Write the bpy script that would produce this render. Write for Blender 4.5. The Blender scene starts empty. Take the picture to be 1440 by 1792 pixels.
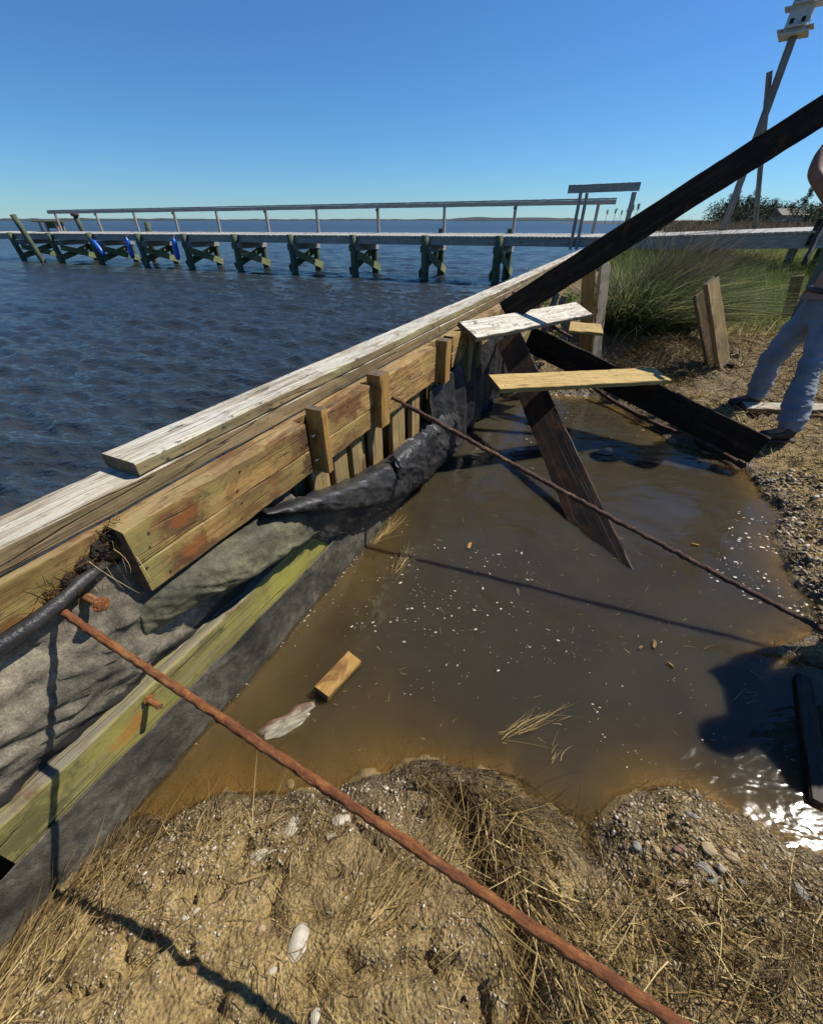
import bpy, bmesh, math, random
import numpy as np
from mathutils import Vector, Matrix, Quaternion
random.seed(7); RS = np.random.RandomState(11)
S = bpy.context.scene
COL = S.collection
# ------------------------------------------------------------------ camera
EYE = 1.9; PITCH = math.radians(35.36); FPX = 720.0
cd = bpy.data.cameras.new('camera'); cam = bpy.data.objects.new('camera', cd); COL.objects.link(cam)
cam.location = (0, 0, EYE); cam.rotation_euler = (math.pi/2 - PITCH, 0, 0)
cd.sensor_fit = 'HORIZONTAL'; cd.sensor_width = 36; cd.lens = 18.0
cd.clip_start = 0.02; cd.clip_end = 6000
S.camera = cam
# ------------------------------------------------------------------ light
SUN = Vector((0.944, 0.30, 1.19)).normalized()
elev = math.asin(SUN.z); azim = math.atan2(SUN.x, SUN.y)
w = bpy.data.worlds.new('World'); S.world = w; w.use_nodes = True
wn = w.node_tree.nodes; wl = w.node_tree.links; wn.clear()
sky = wn.new('ShaderNodeTexSky'); sky.sky_type = 'NISHITA'; sky.sun_disc = False
sky.sun_elevation = elev; sky.sun_rotation = azim
sky.air_density = 1.0; sky.dust_density = 0.0; sky.ozone_density = 10.0
tint = wn.new('ShaderNodeMix'); tint.data_type = 'RGBA'; tint.blend_type = 'MULTIPLY'; tint.inputs[0].default_value = 1; tint.inputs[7].default_value = (.675, .955, 1.13, 1)
bg = wn.new('ShaderNodeBackground'); bg.inputs[1].default_value = 0.081
wo = wn.new('ShaderNodeOutputWorld')
wl.new(sky.outputs[0], tint.inputs[6]); wl.new(tint.outputs[2], bg.inputs[0]); wl.new(bg.outputs[0], wo.inputs[0])
ld = bpy.data.lights.new('sun', 'SUN'); ld.energy = 5.0; ld.angle = math.radians(0.53); ld.color = (1.0, 0.94, 0.84)
sun = bpy.data.objects.new('sun', ld); COL.objects.link(sun)
sun.rotation_euler = SUN.to_track_quat('Z', 'Y').to_euler()
S.view_settings.view_transform = 'Standard'; S.view_settings.look = 'None'
S.view_settings.exposure = 0.32; S.view_settings.gamma = 1.0
S.view_settings.use_curve_mapping = False
S.cycles.use_denoising = True
S.cycles.max_bounces = 6; S.cycles.diffuse_bounces = 3; S.cycles.glossy_bounces = 3
S.cycles.transparent_max_bounces = 8; S.cycles.caustics_reflective = False; S.cycles.caustics_refractive = False
S.cycles.sample_clamp_indirect = 6.0

# ------------------------------------------------------------------ coordinates
CP, SP = math.cos(PITCH), math.sin(PITCH)
def ray(u, v):
    a = (u-720)/FPX; b = (896-v)/FPX
    return Vector((a, CP + b*SP, -SP + b*CP))
C0 = Vector((0, 0, EYE))
def at_t(u, v, t): return C0 + ray(u, v)*t
def at_z(u, v, z):
    d = ray(u, v); return C0 + d*((z-EYE)/d.z)
def at_y(u, v, y):
    d = ray(u, v); return C0 + d*(y/d.y)
WD = Vector((0.4258, 0.9048, 0)); WN = Vector((0.9048, -0.4258, 0))      # the wall runs along WD, its land face looks along WN
def at_p(u, v, p):
    d = ray(u, v); return C0 + d*(p/-(d.dot(WN)))
def WP(s, p, drop): return WD*s - WN*p + Vector((0, 0, EYE-drop))
def s_of(P): return P.dot(WD)
POOL = 0.24

# ------------------------------------------------------------------ noise
def _hash(ix, iy, seed):
    n = (ix.astype(np.int64)*374761393 + iy.astype(np.int64)*668265263 + seed*974634777) & 0x7fffffff
    n = ((n ^ (n >> 13))*1274126177) & 0x7fffffff
    return ((n ^ (n >> 16)) & 0xffff)/65535.0
def vnoise(x, y, seed=0):
    x = np.asarray(x, float); y = np.asarray(y, float)
    ix = np.floor(x); iy = np.floor(y); fx = x-ix; fy = y-iy
    fx = fx*fx*(3-2*fx); fy = fy*fy*(3-2*fy)
    a = _hash(ix, iy, seed); b = _hash(ix+1, iy, seed); c = _hash(ix, iy+1, seed); d = _hash(ix+1, iy+1, seed)
    return (a*(1-fx)+b*fx)*(1-fy) + (c*(1-fx)+d*fx)*fy
def fbm(x, y, sc, octv=4, seed=0):
    r = 0; amp = 1; tot = 0
    for k in range(octv):
        r = r + amp*(vnoise(np.asarray(x)*sc, np.asarray(y)*sc, seed+k*17)*2-1); tot += amp; amp *= .5; sc *= 2.03
    return r/tot

# ------------------------------------------------------------------ materials
def newmat(name):
    m = bpy.data.materials.new(name); m.use_nodes = True
    nt = m.node_tree; nt.nodes.clear()
    out = nt.nodes.new('ShaderNodeOutputMaterial'); b = nt.nodes.new('ShaderNodeBsdfPrincipled')
    nt.links.new(b.outputs[0], out.inputs[0])
    return m, nt, b
class NB:
    def __init__(s, nt): s.nt = nt; s.l = nt.links
    def n(s, t, **k):
        x = s.nt.nodes.new(t)
        for a, v in k.items(): setattr(x, a, v)
        return x
    def coord(s, kind='Object', scale=(1, 1, 1), rnd=True):
        tc = s.n('ShaderNodeTexCoord'); mp = s.n('ShaderNodeMapping')
        mp.inputs['Scale'].default_value = scale
        if rnd:
            oi = s.n('ShaderNodeObjectInfo'); mu = s.n('ShaderNodeMath', operation='MULTIPLY'); mu.inputs[1].default_value = 61.7
            s.l.new(oi.outputs['Random'], mu.inputs[0])
            cx = s.n('ShaderNodeCombineXYZ')
            for i in range(3): s.l.new(mu.outputs[0], cx.inputs[i])
            s.l.new(cx.outputs[0], mp.inputs['Location'])
        s.l.new(tc.outputs[kind], mp.inputs['Vector']); return mp.outputs[0]
    def noise(s, vec, scale=1, detail=5, rough=.55, dist=0):
        x = s.n('ShaderNodeTexNoise'); x.inputs['Scale'].default_value = scale; x.inputs['Detail'].default_value = detail
        x.inputs['Roughness'].default_value = rough; x.inputs['Distortion'].default_value = dist
        s.l.new(vec, x.inputs['Vector']); return x.outputs['Fac']
    def voro(s, vec, scale=1, feature='F1'):
        x = s.n('ShaderNodeTexVoronoi', feature=feature); x.inputs['Scale'].default_value = scale
        s.l.new(vec, x.inputs['Vector']); return x
    def ramp(s, fac, stops):
        x = s.n('ShaderNodeValToRGB'); e = x.color_ramp.elements
        while len(e) < len(stops): e.new(.5)
        for k, (p, c) in zip(e, stops):
            k.position = p; k.color = (*c, 1) if not isinstance(c, float) else (c, c, c, 1)
        s.l.new(fac, x.inputs[0]); return x.outputs[0]
    def mix(s, fac, a, b, mode='MIX'):
        x = s.n('ShaderNodeMix', data_type='RGBA', blend_type=mode)
        for sock, v in ((x.inputs[0], fac), (x.inputs[6], a), (x.inputs[7], b)):
            if isinstance(v, (int, float)): sock.default_value = v
            elif isinstance(v, tuple): sock.default_value = (*v, 1)
            else: s.l.new(v, sock)
        return x.outputs[2]
    def math(s, op, a, b=0.0):
        x = s.n('ShaderNodeMath', operation=op)
        for i, v in enumerate((a, b)):
            if isinstance(v, (int, float)): x.inputs[i].default_value = v
            else: s.l.new(v, x.inputs[i])
        return x.outputs[0]
    def bump(s, h, strength=.5, dist=.01, normal=None):
        x = s.n('ShaderNodeBump'); x.inputs['Strength'].default_value = strength; x.inputs['Distance'].default_value = dist
        s.l.new(h, x.inputs['Height'])
        if normal is not None: s.l.new(normal, x.inputs['Normal'])
        return x.outputs[0]
    def attr(s, name): 
        x = s.n('ShaderNodeAttribute'); x.attribute_name = name; return x.outputs['Fac']

def wood(name, dark, mid, light, bleach=None, bleach_amt=.9, moss=0.0, moss_col=(.11, .12, .03), rust=0.0, rough=.8, bump=.6, wet=0.0, grime=.5, soot=0.0):
    m, nt, b = newmat(name); N = NB(nt)
    g1 = N.noise(N.coord(scale=(1.5, 46, 46)), 1, 7, .68, .12)
    g2 = N.noise(N.coord(scale=(3.5, 260, 260)), 1, 4, .65)
    big = N.noise(N.coord(scale=(2.2, 5, 5)), 1, 7, .68, .8)
    crk = N.noise(N.coord(scale=(.55, 17, 17)), 1, 2, .4, .1)
    spk = N.noise(N.coord(scale=(30, 70, 70)), 1, 4, .75)
    col = N.ramp(g1, [(.28, dark), (.5, mid), (.74, light)])
    col = N.mix(N.math('MULTIPLY', N.ramp(g2, [(.35, 1.), (.6, 0.)]), .38), col, dark, 'MIX')
    col = N.mix(N.math('MULTIPLY', N.ramp(big, [(.40, 1.), (.56, 0.)]), grime), col, tuple(c*.33 for c in mid))
    if moss > 0:
        mk = N.ramp(N.noise(N.coord(scale=(1.6, 5, 5)), 1.3, 6, .65), [(.5-.25*moss, 0.), (.72-.25*moss, 1.)])
        col = N.mix(N.math('MULTIPLY', mk, .85), col, moss_col)
    if bleach is not None:
        geo = N.n('ShaderNodeNewGeometry'); sx = N.n('ShaderNodeSeparateXYZ'); nt.links.new(geo.outputs['Normal'], sx.inputs[0])
        up = N.ramp(sx.outputs['Z'], [(.45, 0.), (.8, 1.)])
        fl = N.ramp(N.noise(N.coord(scale=(2.5, 22, 22)), 1.2, 6, .7, .5), [(.36, .15), (.55, 1.)])
        bc = N.mix(N.ramp(g2, [(.3, 0.), (.55, 1.)]), tuple(c*.45 for c in bleach), bleach)
        col = N.mix(N.math('MULTIPLY', N.math('MULTIPLY', up, fl), bleach_amt), col, bc)
    if rust > 0:
        rk = N.ramp(N.noise(N.coord(scale=(2.6, 5, 5)), 1.6, 6, .68, .6), [(.60-.22*rust, 0.), (.72-.22*rust, 1.)])
        col = N.mix(N.math('MULTIPLY', rk, .78), col, (.115, .045, .016))
    ck = N.ramp(N.math('ABSOLUTE', N.math('SUBTRACT', crk, .5)), [(.0, 0.), (.010, 1.)])
    col = N.mix(N.math('MULTIPLY', N.ramp(spk, [(.56, 0.), (.68, 1.)]), .5), col, tuple(c*.5 for c in dark))
    kn = N.voro(N.coord(scale=(1.6, 5.5, 5.5)), 1).outputs['Distance']
    col = N.mix(N.math('MULTIPLY', N.ramp(kn, [(.05, 1.), (.13, 0.)]), .7), col, tuple(c*.45 for c in dark))
    if soot > 0:
        sp = N.ramp(N.noise(N.coord(scale=(6, 12, 12)), 2.0, 4, .7), [(.58, 0.), (.66, 1.)])
        col = N.mix(N.math('MULTIPLY', sp, soot), col, (.02, .018, .015))
    col = N.mix(N.math('MULTIPLY', N.math('SUBTRACT', 1.0, ck), .75), col, tuple(c*.25 for c in dark))
    nt.links.new(col, b.inputs['Base Color'])
    b.inputs['Roughness'].default_value = rough - wet
    b.inputs['Specular IOR Level'].default_value = .3 + wet
    h = N.math('ADD', N.math('MULTIPLY', g1, .5), N.math('ADD', N.math('MULTIPLY', g2, .35), N.math('MULTIPLY', ck, .8)))
    nt.links.new(N.bump(h, bump, .006), b.inputs['Normal'])
    return m
def plain(name, c1, c2, scale=8, rough=.7, bump=.3, dist=.01, metal=0, kind='Object', stretch=(1, 1, 1)):
    m, nt, b = newmat(name); N = NB(nt)
    f = N.noise(N.coord(kind, stretch), scale, 6, .65)
    nt.links.new(N.ramp(f, [(.32, c1), (.68, c2)]), b.inputs['Base Color'])
    b.inputs['Roughness'].default_value = rough; b.inputs['Metallic'].default_value = metal
    nt.links.new(N.bump(f, bump, dist), b.inputs['Normal'])
    return m
def tinted(name, stops, rough=.75, trans=0.0, spec=.2):
    m, nt, b = newmat(name); N = NB(nt)
    nt.links.new(N.ramp(N.attr('tint'), stops), b.inputs['Base Color'])
    b.inputs['Roughness'].default_value = rough; b.inputs['Specular IOR Level'].default_value = spec
    if trans > 0:
        tr = N.n('ShaderNodeBsdfTranslucent'); mx = N.n('ShaderNodeMixShader'); mx.inputs[0].default_value = trans
        nt.links.new(N.ramp(N.attr('tint'), stops), tr.inputs[0])
        out = [x for x in nt.nodes if x.type == 'OUTPUT_MATERIAL'][0]
        nt.links.new(b.outputs[0], mx.inputs[1]); nt.links.new(tr.outputs[0], mx.inputs[2]); nt.links.new(mx.outputs[0], out.inputs[0])
    return m

M = {}
M['cap'] = wood('weathered_cap_wood', (.10, .075, .04), (.26, .19, .095), (.40, .30, .16), bleach=(.66, .62, .52), moss=.15, moss_col=(.27, .25, .12), bump=.9, soot=.8)
M['stringer'] = wood('grey_brown_wood', (.09, .062, .033), (.25, .175, .09), (.40, .29, .155), bleach=(.60, .55, .43), moss=.05, moss_col=(.14, .14, .05), bump=1.0)
M['waler'] = wood('tan_treated_wood', (.16, .088, .028), (.40, .24, .08), (.54, .36, .14), moss=.10, moss_col=(.26, .22, .065), rust=.42, bump=.8, grime=.75, bleach=(.36, .27, .15), bleach_amt=.6, soot=.5)
M['block'] = wood('orange_cut_wood', (.20, .10, .025), (.38, .22, .06), (.48, .30, .10), rust=.35, bump=.4, grime=.25)
M['mossy'] = wood('mossy_green_wood', (.10, .082, .03), (.24, .20, .085), (.36, .30, .13), moss=.62, moss_col=(.27, .245, .06), bump=.8, grime=.5, rust=.12, bleach=(.22, .19, .15), bleach_amt=.95)
M['sheath'] = wood('sheathing_wood', (.17, .11, .04), (.36, .25, .11), (.50, .36, .17), moss=.12, moss_col=(.16, .15, .05), rust=.2, bump=.6)
M['dark'] = wood('wet_dark_wood', (.012, .008, .005), (.034, .022, .012), (.066, .043, .025), bump=.6, rough=.7, soot=.4, rust=.2)
M['dark'].node_tree.nodes['Principled BSDF'].inputs['Specular IOR Level'].default_value = .12
M['darkrust'] = wood('dark_rusty_wood', (.014, .010, .007), (.045, .03, .018), (.085, .058, .035), rust=.4, bump=.5, rough=.6)
M['white'] = wood('white_weathered_plank', (.16, .13, .09), (.36, .31, .22), (.50, .45, .34), bleach=(.70, .66, .55), bleach_amt=1., bump=.5, soot=.8, grime=.2)
M['yellow'] = wood('yellow_plank_wood', (.24, .15, .04), (.44, .30, .10), (.56, .41, .17), bleach=(.58, .42, .17), bleach_amt=.5, bump=.4, grime=.2, soot=.4)
M['pier'] = wood('grey_pier_wood', (.18, .165, .15), (.36, .33, .29), (.48, .45, .40), bleach=(.74, .73, .68), bleach_amt=1., bump=.3, grime=.25)
M['deckwhite'] = wood('sun_bleached_deck', (.25, .24, .21), (.42, .41, .37), (.52, .50, .46), bump=.3, grime=.15)
M['pile'] = wood('green_pile_wood', (.045, .055, .035), (.10, .12, .075), (.18, .20, .13), moss=.4, moss_col=(.08, .12, .06), bump=.5)
M['brace'] = wood('green_brace_wood', (.10, .11, .05), (.24, .26, .12), (.38, .39, .2), moss=.3, moss_col=(.15, .2, .08), bump=.3)
M['end'] = plain('dark_end_grain', (.055, .040, .024), (.17, .12, .068), 30, .9, .6, .01)
M['pole'] = wood('grey_pole_wood', (.10, .085, .07), (.23, .20, .17), (.35, .31, .27), bump=.3)

def stained(name, src, spots):
    """a copy of a wood with rust and damp stains at known places along the board"""
    m = src.copy(); m.name = name; nt = m.node_tree; N = NB(nt); b = [x for x in nt.nodes if x.type == 'BSDF_PRINCIPLED'][0]
    col = b.inputs['Base Color'].links[0].from_socket
    oc = N.coord('Object', (1, 1, 1), False); sx = N.n('ShaderNodeSeparateXYZ'); nt.links.new(oc, sx.inputs[0])
    nz = N.noise(oc, 16, 6, .7, .4)
    for x0, half, c, amt, y0, hy in spots:
        dx = N.math('POWER', N.math('ABSOLUTE', N.math('DIVIDE', N.math('SUBTRACT', sx.outputs['X'], x0), half)), 2)
        dy = N.math('POWER', N.math('ABSOLUTE', N.math('DIVIDE', N.math('SUBTRACT', sx.outputs['Y'], y0), hy)), 2)
        d = N.math('ADD', N.math('SQRT', N.math('ADD', dx, dy)), N.math('MULTIPLY', N.math('SUBTRACT', nz, .5), 3.2))
        col = N.mix(N.math('MULTIPLY', N.ramp(d, [(.55, 1.), (1.0, 0.)]), amt), col, c)
    nt.links.new(col, b.inputs['Base Color']); return m
M['waler_end'] = stained('waler_with_rust_stains', M['waler'], [(-.25, .13, (.085, .038, .018), .8, -.02, .06), (-.23, .06, (.26, .085, .02), .7, .0, .03), (-.40, .08, (.24, .22, .07), .6, 0, .1), (.41, .05, (.07, .03, .015), .85, .0, .07), (.17, .03, (.22, .08, .025), .5, .02, .02), (.05, .2, (.14, .08, .035), .5, .05, .03)])
M['mossy_bolt'] = stained('mossy_wood_with_rust_run', M['mossy'], [(-.46, .075, (.33, .15, .03), .8, .01, .05), (.35, .25, (.32, .30, .055), .6, 0, .08), (-.75, .16, (.08, .075, .03), .7, .02, .08), (-.1, .1, (.09, .08, .03), .6, .06, .03)])
def rust_mat(name, base, hi, dk, scale=1.0):
    m, nt, b = newmat(name); N = NB(nt)
    f = N.noise(N.coord(scale=(22*scale, 60*scale, 60*scale)), 1, 8, .78)
    f2 = N.noise(N.coord(scale=(5, 9, 9)), 1, 4, .6)
    c = N.ramp(f, [(.3, dk), (.5, base), (.7, hi)])
    c = N.mix(N.math('MULTIPLY', N.ramp(f2, [(.54, 0.), (.68, .9)]), N.ramp(f, [(.42, .1), (.58, 1.)])), c, (.42, .25, .11))
    c = N.mix(N.math('MULTIPLY', N.ramp(f2, [(.28, 1.), (.44, 0.)]), .7), c, (.085, .025, .015))
    nt.links.new(c, b.inputs['Base Color']); b.inputs['Roughness'].default_value = .85
    nt.links.new(N.bump(f, 1.0, .014), b.inputs['Normal']); return m
M['rust'] = rust_mat('orange_rust', (.235, .075, .018), (.47, .20, .05), (.06, .02, .010))
M['rustdark'] = rust_mat('dark_rust', (.07, .030, .016), (.14, .065, .035), (.022, .011, .008))

def fabric_mat(name, base, dust, dust_amt, rough=.7, wetline=False):
    m, nt, b = newmat(name); N = NB(nt)
    big = N.noise(N.coord('Object', (1, 1, 1), False), 3.2, 7, .65, .5)
    fine = N.noise(N.coord('Object', (1, 1, 1), False), 190, 3, .7)
    mid = N.noise(N.coord('Object', (1, 1, 1), False), 22, 5, .7)
    mask = N.math('MULTIPLY', N.ramp(big, [(.34, .05), (.60, 1.)]), N.ramp(mid, [(.30, .25), (.65, 1.)]))
    mask = N.math('MULTIPLY', mask, dust_amt)
    if wetline:   # damp cloth low down on the sheet: the water has been up to here
        geo = N.n('ShaderNodeNewGeometry'); sx = N.n('ShaderNodeSeparateXYZ'); nt.links.new(geo.outputs['Position'], sx.inputs[0])
        zz = N.math('ADD', sx.outputs['Z'], N.math('MULTIPLY', N.math('SUBTRACT', big, .5), .16))
        mask = N.math('MULTIPLY', mask, N.ramp(zz, [(.652, 0.), (.668, 1.)]))
    mask = N.math('MULTIPLY', mask, N.ramp(fine, [(.32, .5), (.62, 1.)]))
    nt.links.new(N.mix(mask, base, dust), b.inputs['Base Color'])
    b.inputs['Roughness'].default_value = rough; b.inputs['Specular IOR Level'].default_value = .35
    h = N.math('ADD', N.math('MULTIPLY', fine, .15), N.math('MULTIPLY', mid, .7))
    nt.links.new(N.bump(h, .8, .011), b.inputs['Normal']); return m
M['fab'] = fabric_mat('dusty_filter_cloth', (.022, .020, .017), (.38, .325, .23), 1.0, .9, True)
M['fabblack'] = fabric_mat('black_filter_cloth', (.016, .016, .018), (.12, .115, .105), .55, .33)
M['fabgreen'] = fabric_mat('algae_filter_cloth', (.030, .030, .024), (.23, .215, .12), 1.0, .75)
M['fablow'] = fabric_mat('wet_filter_cloth', (.014, .014, .013), (.24, .21, .155), .65, .5)

# ------------------------------------------------------------------ object helpers
WM = {}
def link(o, parent=None, mw=None):
    COL.objects.link(o); mw = mw or Matrix.Identity(4); WM[o.name] = mw
    if parent is not None:
        o.parent = parent; o.matrix_basis = WM[parent.name].inverted() @ mw
    else: o.matrix_basis = mw
    return o
def tag(o, label=None, cat=None, group=None, kind=None):
    if label: o['label'] = label
    if cat: o['category'] = cat
    if group: o['group'] = group
    if kind: o['kind'] = kind
    return o
def thing(name, loc, label, cat, group=None):
    o = bpy.data.objects.new(name, None); o.empty_display_size = .1
    link(o, None, Matrix.Translation(loc)); return tag(o, label, cat, group)
def mesh_np(name, V, F, tint=None, smooth=False):
    V = np.asarray(V, np.float32); F = np.asarray(F, np.int32); k = F.shape[1]
    me = bpy.data.meshes.new(name); me.vertices.add(len(V)); me.vertices.foreach_set('co', V.ravel())
    me.loops.add(F.size); me.loops.foreach_set('vertex_index', F.ravel())
    me.polygons.add(len(F)); me.polygons.foreach_set('loop_start', np.arange(0, F.size, k, dtype=np.int32))
    if smooth: me.polygons.foreach_set('use_smooth', np.ones(len(F), bool))
    me.update(calc_edges=True)
    if tint is not None:
        a = me.attributes.new('tint', 'FLOAT', 'POINT'); a.data.foreach_set('value', np.asarray(tint, np.float32))
    return me
def obj(name, me, mat, parent=None, mw=None):
    if mat is not None and not me.materials: me.materials.append(mat)
    return link(bpy.data.objects.new(name, me), parent, mw)
def frame(o, x, z):
    x = x.normalized(); y = z.cross(x).normalized(); z = x.cross(y)
    return Matrix(((x.x, y.x, z.x, o.x), (x.y, y.y, z.y, o.y), (x.z, y.z, z.z, o.z), (0, 0, 0, 1)))
def board_mesh(L, W, T, ch=.004, seg=None, jit=.0015, ragged=0.0, name='board'):
    """length along x, width y, thickness z, chamfered long edges, slightly uneven"""
    seg = seg or max(2, min(60, int(L/.08))); ch = min(ch, T*.3, W*.3)
    hw, ht = W/2, T/2
    cs = [(-hw+ch, -ht), (hw-ch, -ht), (hw, -ht+ch), (hw, ht-ch), (hw-ch, ht), (-hw+ch, ht), (-hw, ht-ch), (-hw, -ht+ch)]
    V = []; F4 = []
    rs = RS
    off = rs.randn(seg+1, 8, 2)*jit
    bend = np.cumsum(rs.randn(seg+1))*jit*.25
    for i in range(seg+1):
        x = -L/2 + L*i/seg
        for j, (y, z) in enumerate(cs):
            xx = x
            if ragged and i in (0, seg): xx += rs.randn()*ragged
            V.append((xx, y+off[i, j, 0]+bend[i], z+off[i, j, 1]))
    for i in range(seg):
        for j in range(8):
            a = i*8+j; b = i*8+(j+1) % 8
            F4.append((a, b, b+8, a+8))
    me = bpy.data.meshes.new(name)
    me.from_pydata(V, [], F4 + [tuple(range(7, -1, -1)), tuple(range(seg*8, seg*8+8))]); me.update()
    for p_ in me.polygons[-2:]: p_.material_index = 1
    return me
def board(name, A, B, W, T, face, mat, parent=None, **k):
    """board from A to B (centre line); 'face' is the direction its wide face looks"""
    L = (B-A).length
    o = obj(name, board_mesh(L, W, T, **k), mat, parent, frame((A+B)/2, B-A, face)); o.data.materials.append(M['end'])
    return o
def tube_mesh(pts, rad, n=10, jit=0.0, cap=True, name='tube'):
    pts = [Vector(p) for p in pts]; V = []; F = []
    if not hasattr(rad, '__len__'): rad = [rad]*len(pts)
    d = (pts[1]-pts[0]).normalized(); up = Vector((0, 0, 1)) if abs(d.z) < .9 else Vector((1, 0, 0))
    x = d.cross(up).normalized()
    for i, p in enumerate(pts):
        d = (pts[min(i+1, len(pts)-1)]-pts[max(i-1, 0)]).normalized()
        x = (x - d*x.dot(d)).normalized(); y = d.cross(x)
        for j in range(n):
            a = 2*math.pi*j/n; r = rad[i]*(1+jit*RS.randn())
            V.append(p + (x*math.cos(a)+y*math.sin(a))*r)
    for i in range(len(pts)-1):
        for j in range(n):
            a = i*n+j; b = i*n+(j+1) % n; F.append((a, b, b+n, a+n))
    if cap: F += [tuple(range(n-1, -1, -1)), tuple(range((len(pts)-1)*n, len(pts)*n))]
    me = bpy.data.meshes.new(name); me.from_pydata([tuple(v) for v in V], [], F); me.update()
    me.polygons.foreach_set('use_smooth', [len(p.vertices) == 4 for p in me.polygons])
    return me
def local_tube(name, pts, rad, mat, parent=None, **k):
    """tube whose local x runs along it, so grain and rust follow its length"""
    A, B = Vector(pts[0]), Vector(pts[-1]); d = B-A
    z = Vector((0, 0, 1)) if abs(d.normalized().z) < .95 else Vector((0, 1, 0))
    mw = frame(A, d, (z - d.normalized()*z.dot(d.normalized())))
    inv = mw.inverted()
    return obj(name, tube_mesh([inv @ Vector(p) for p in pts], rad, name=name, **k), mat, parent, mw)
def subdiv_line(A, B, n, wob=0.0):
    return [A.lerp(B, i/n) + (Vector(RS.randn(3))*wob if 0 < i < n else Vector((0, 0, 0))) for i in range(n+1)]
def catmull(P, n):
    P = np.asarray(P, float); out = []
    Q = np.vstack([2*P[0]-P[1], P, 2*P[-1]-P[-2]])
    m = len(P)-1
    for k in range(n+1):
        t = k/n*m; i = min(int(t), m-1); f = t-i
        a, b, c, d = Q[i], Q[i+1], Q[i+2], Q[i+3]
        out.append(.5*((2*b)+(-a+c)*f+(2*a-5*b+4*c-d)*f*f+(-a+3*b-3*c+d)*f**3))
    return np.array(out)
def loft(name, rows, nu, nv, mat, parent, noise=.004, freq=9, thick=.003, pleat=None, crease=1.0, ragged=.012):
    nu, nv = int(nu*1.7), int(nv*1.7)
    R = np.array([catmull([tuple(p) for p in r], nu) for r in rows])
    G_ = np.array([catmull(R[:, i], nv) for i in range(nu+1)])      # (nu+1, nv+1, 3)
    U, V_ = np.meshgrid(np.arange(nu+1), np.arange(nv+1), indexing='ij')
    s = G_@np.array(WD); z = G_[..., 2]
    dsp = fbm(s+3, z+7, freq, 4, 5)*noise
    a1_ = fbm(s*.8+z*1.1+2, z*.5-s*.3, freq*1.5, 3, 23); a2_ = fbm(s*.4-z*1.2, z*.3+s*1.1+5, freq*2.4, 3, 29)
    dsp = dsp + ((1-np.abs(a1_)*3).clip(0, 1)**2*.9 + (1-np.abs(a2_)*3.5).clip(0, 1)**2*.5)*noise*crease
    ej = fbm(s*1.0, z*1.0, 26, 3, 31)*ragged
    G_[:, -1] += ej[:, -1:]*np.array([.3, .3, 1.0]); G_[:, 0] += ej[:, :1]*np.array([.2, .2, .6])
    if pleat is not None: dsp = dsp + pleat(s, z)
    G_ = G_ + dsp[..., None]*np.array(WN)
    F = []
    idx = lambda i, j: i*(nv+1)+j
    I, J = np.meshgrid(np.arange(nu), np.arange(nv), indexing='ij')
    F = np.stack([idx(I, J), idx(I+1, J), idx(I+1, J+1), idx(I, J+1)], -1).reshape(-1, 4)
    me = mesh_np(name, G_.reshape(-1, 3), F, smooth=True)
    o = obj(name, me, mat, parent)
    md = o.modifiers.new('thickness', 'SOLIDIFY'); md.thickness = thick; md.offset = 0
    return o

# ------------------------------------------------------------------ ground
POOL_PX = [(130, 1462), (215, 1428), (262, 1420), (285, 1436), (330, 1404), (400, 1384), (480, 1380), (560, 1388), (640, 1362), (700, 1345), (745, 1330), (810, 1338),
           (868, 1352), (905, 1395), (955, 1412), (1000, 1440), (1030, 1500), (1060, 1445), (1085, 1405), (1130, 1375), (1185, 1372),
           (1250, 1402), (1330, 1450), (1440, 1500), (1560, 1510), (1640, 1330), (1500, 1190), (1420, 1165), (1372, 1150), (1365, 1128), (1430, 1108), (1436, 1060), (1400, 1030), (1372, 985), (1352, 940),
           (1376, 905), (1340, 868), (1312, 835), (1290, 805), (1240, 795), (1180, 775), (1110, 728), (1050, 695), (960, 690), (900, 692), (862, 680), (820, 690)]
PW = np.array([[p.x, p.y] for p in (at_z(u, v, POOL) for u, v in POOL_PX)])
def pool_sd(x, y):
    x = np.asarray(x, float); y = np.asarray(y, float)
    d2 = np.full(x.shape, 1e9); ins = np.zeros(x.shape, bool); n = len(PW)
    for i in range(n):
        ax, ay = PW[i]; bx, by = PW[(i+1) % n]; ex, ey = bx-ax, by-ay
        t = np.clip(((x-ax)*ex+(y-ay)*ey)/(ex*ex+ey*ey), 0, 1)
        d2 = np.minimum(d2, (x-ax-t*ex)**2+(y-ay-t*ey)**2)
        c = ((ay > y) != (by > y)) & (x < (bx-ax)*(y-ay)/(by-ay+1e-12)+ax); ins ^= c
    d = np.sqrt(d2); return np.where(ins, -d, d)
CLUMP = at_z(1120, 598, .56); MOUND = at_z(1215, 1470, .30); BANK = at_z(1165, 640, .45)
def seg_d(x, y, P):
    d = np.full(np.shape(x), 9.)
    for (ax, ay), (bx, by) in zip(P, P[1:]):
        ex, ey = bx-ax, by-ay; t = np.clip(((x-ax)*ex+(y-ay)*ey)/(ex*ex+ey*ey), 0, 1)
        d = np.minimum(d, np.hypot(x-ax-t*ex, y-ay-t*ey))
    return d
def gline(px): return [(p.x, p.y) for p in (at_z(u, v, .34) for u, v in px)]
GUL1 = gline([(795, 1395), (822, 1460), (850, 1530), (905, 1620), (930, 1720), (900, 1830)])
GUL2 = gline([(-20, 1790), (90, 1745), (160, 1738), (260, 1690), (290, 1665)])
GUL3 = gline([(185, 1575), (215, 1530), (245, 1500)])
GUL4 = gline([(700, 1690), (790, 1700), (840, 1730), (850, 1800)])
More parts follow.
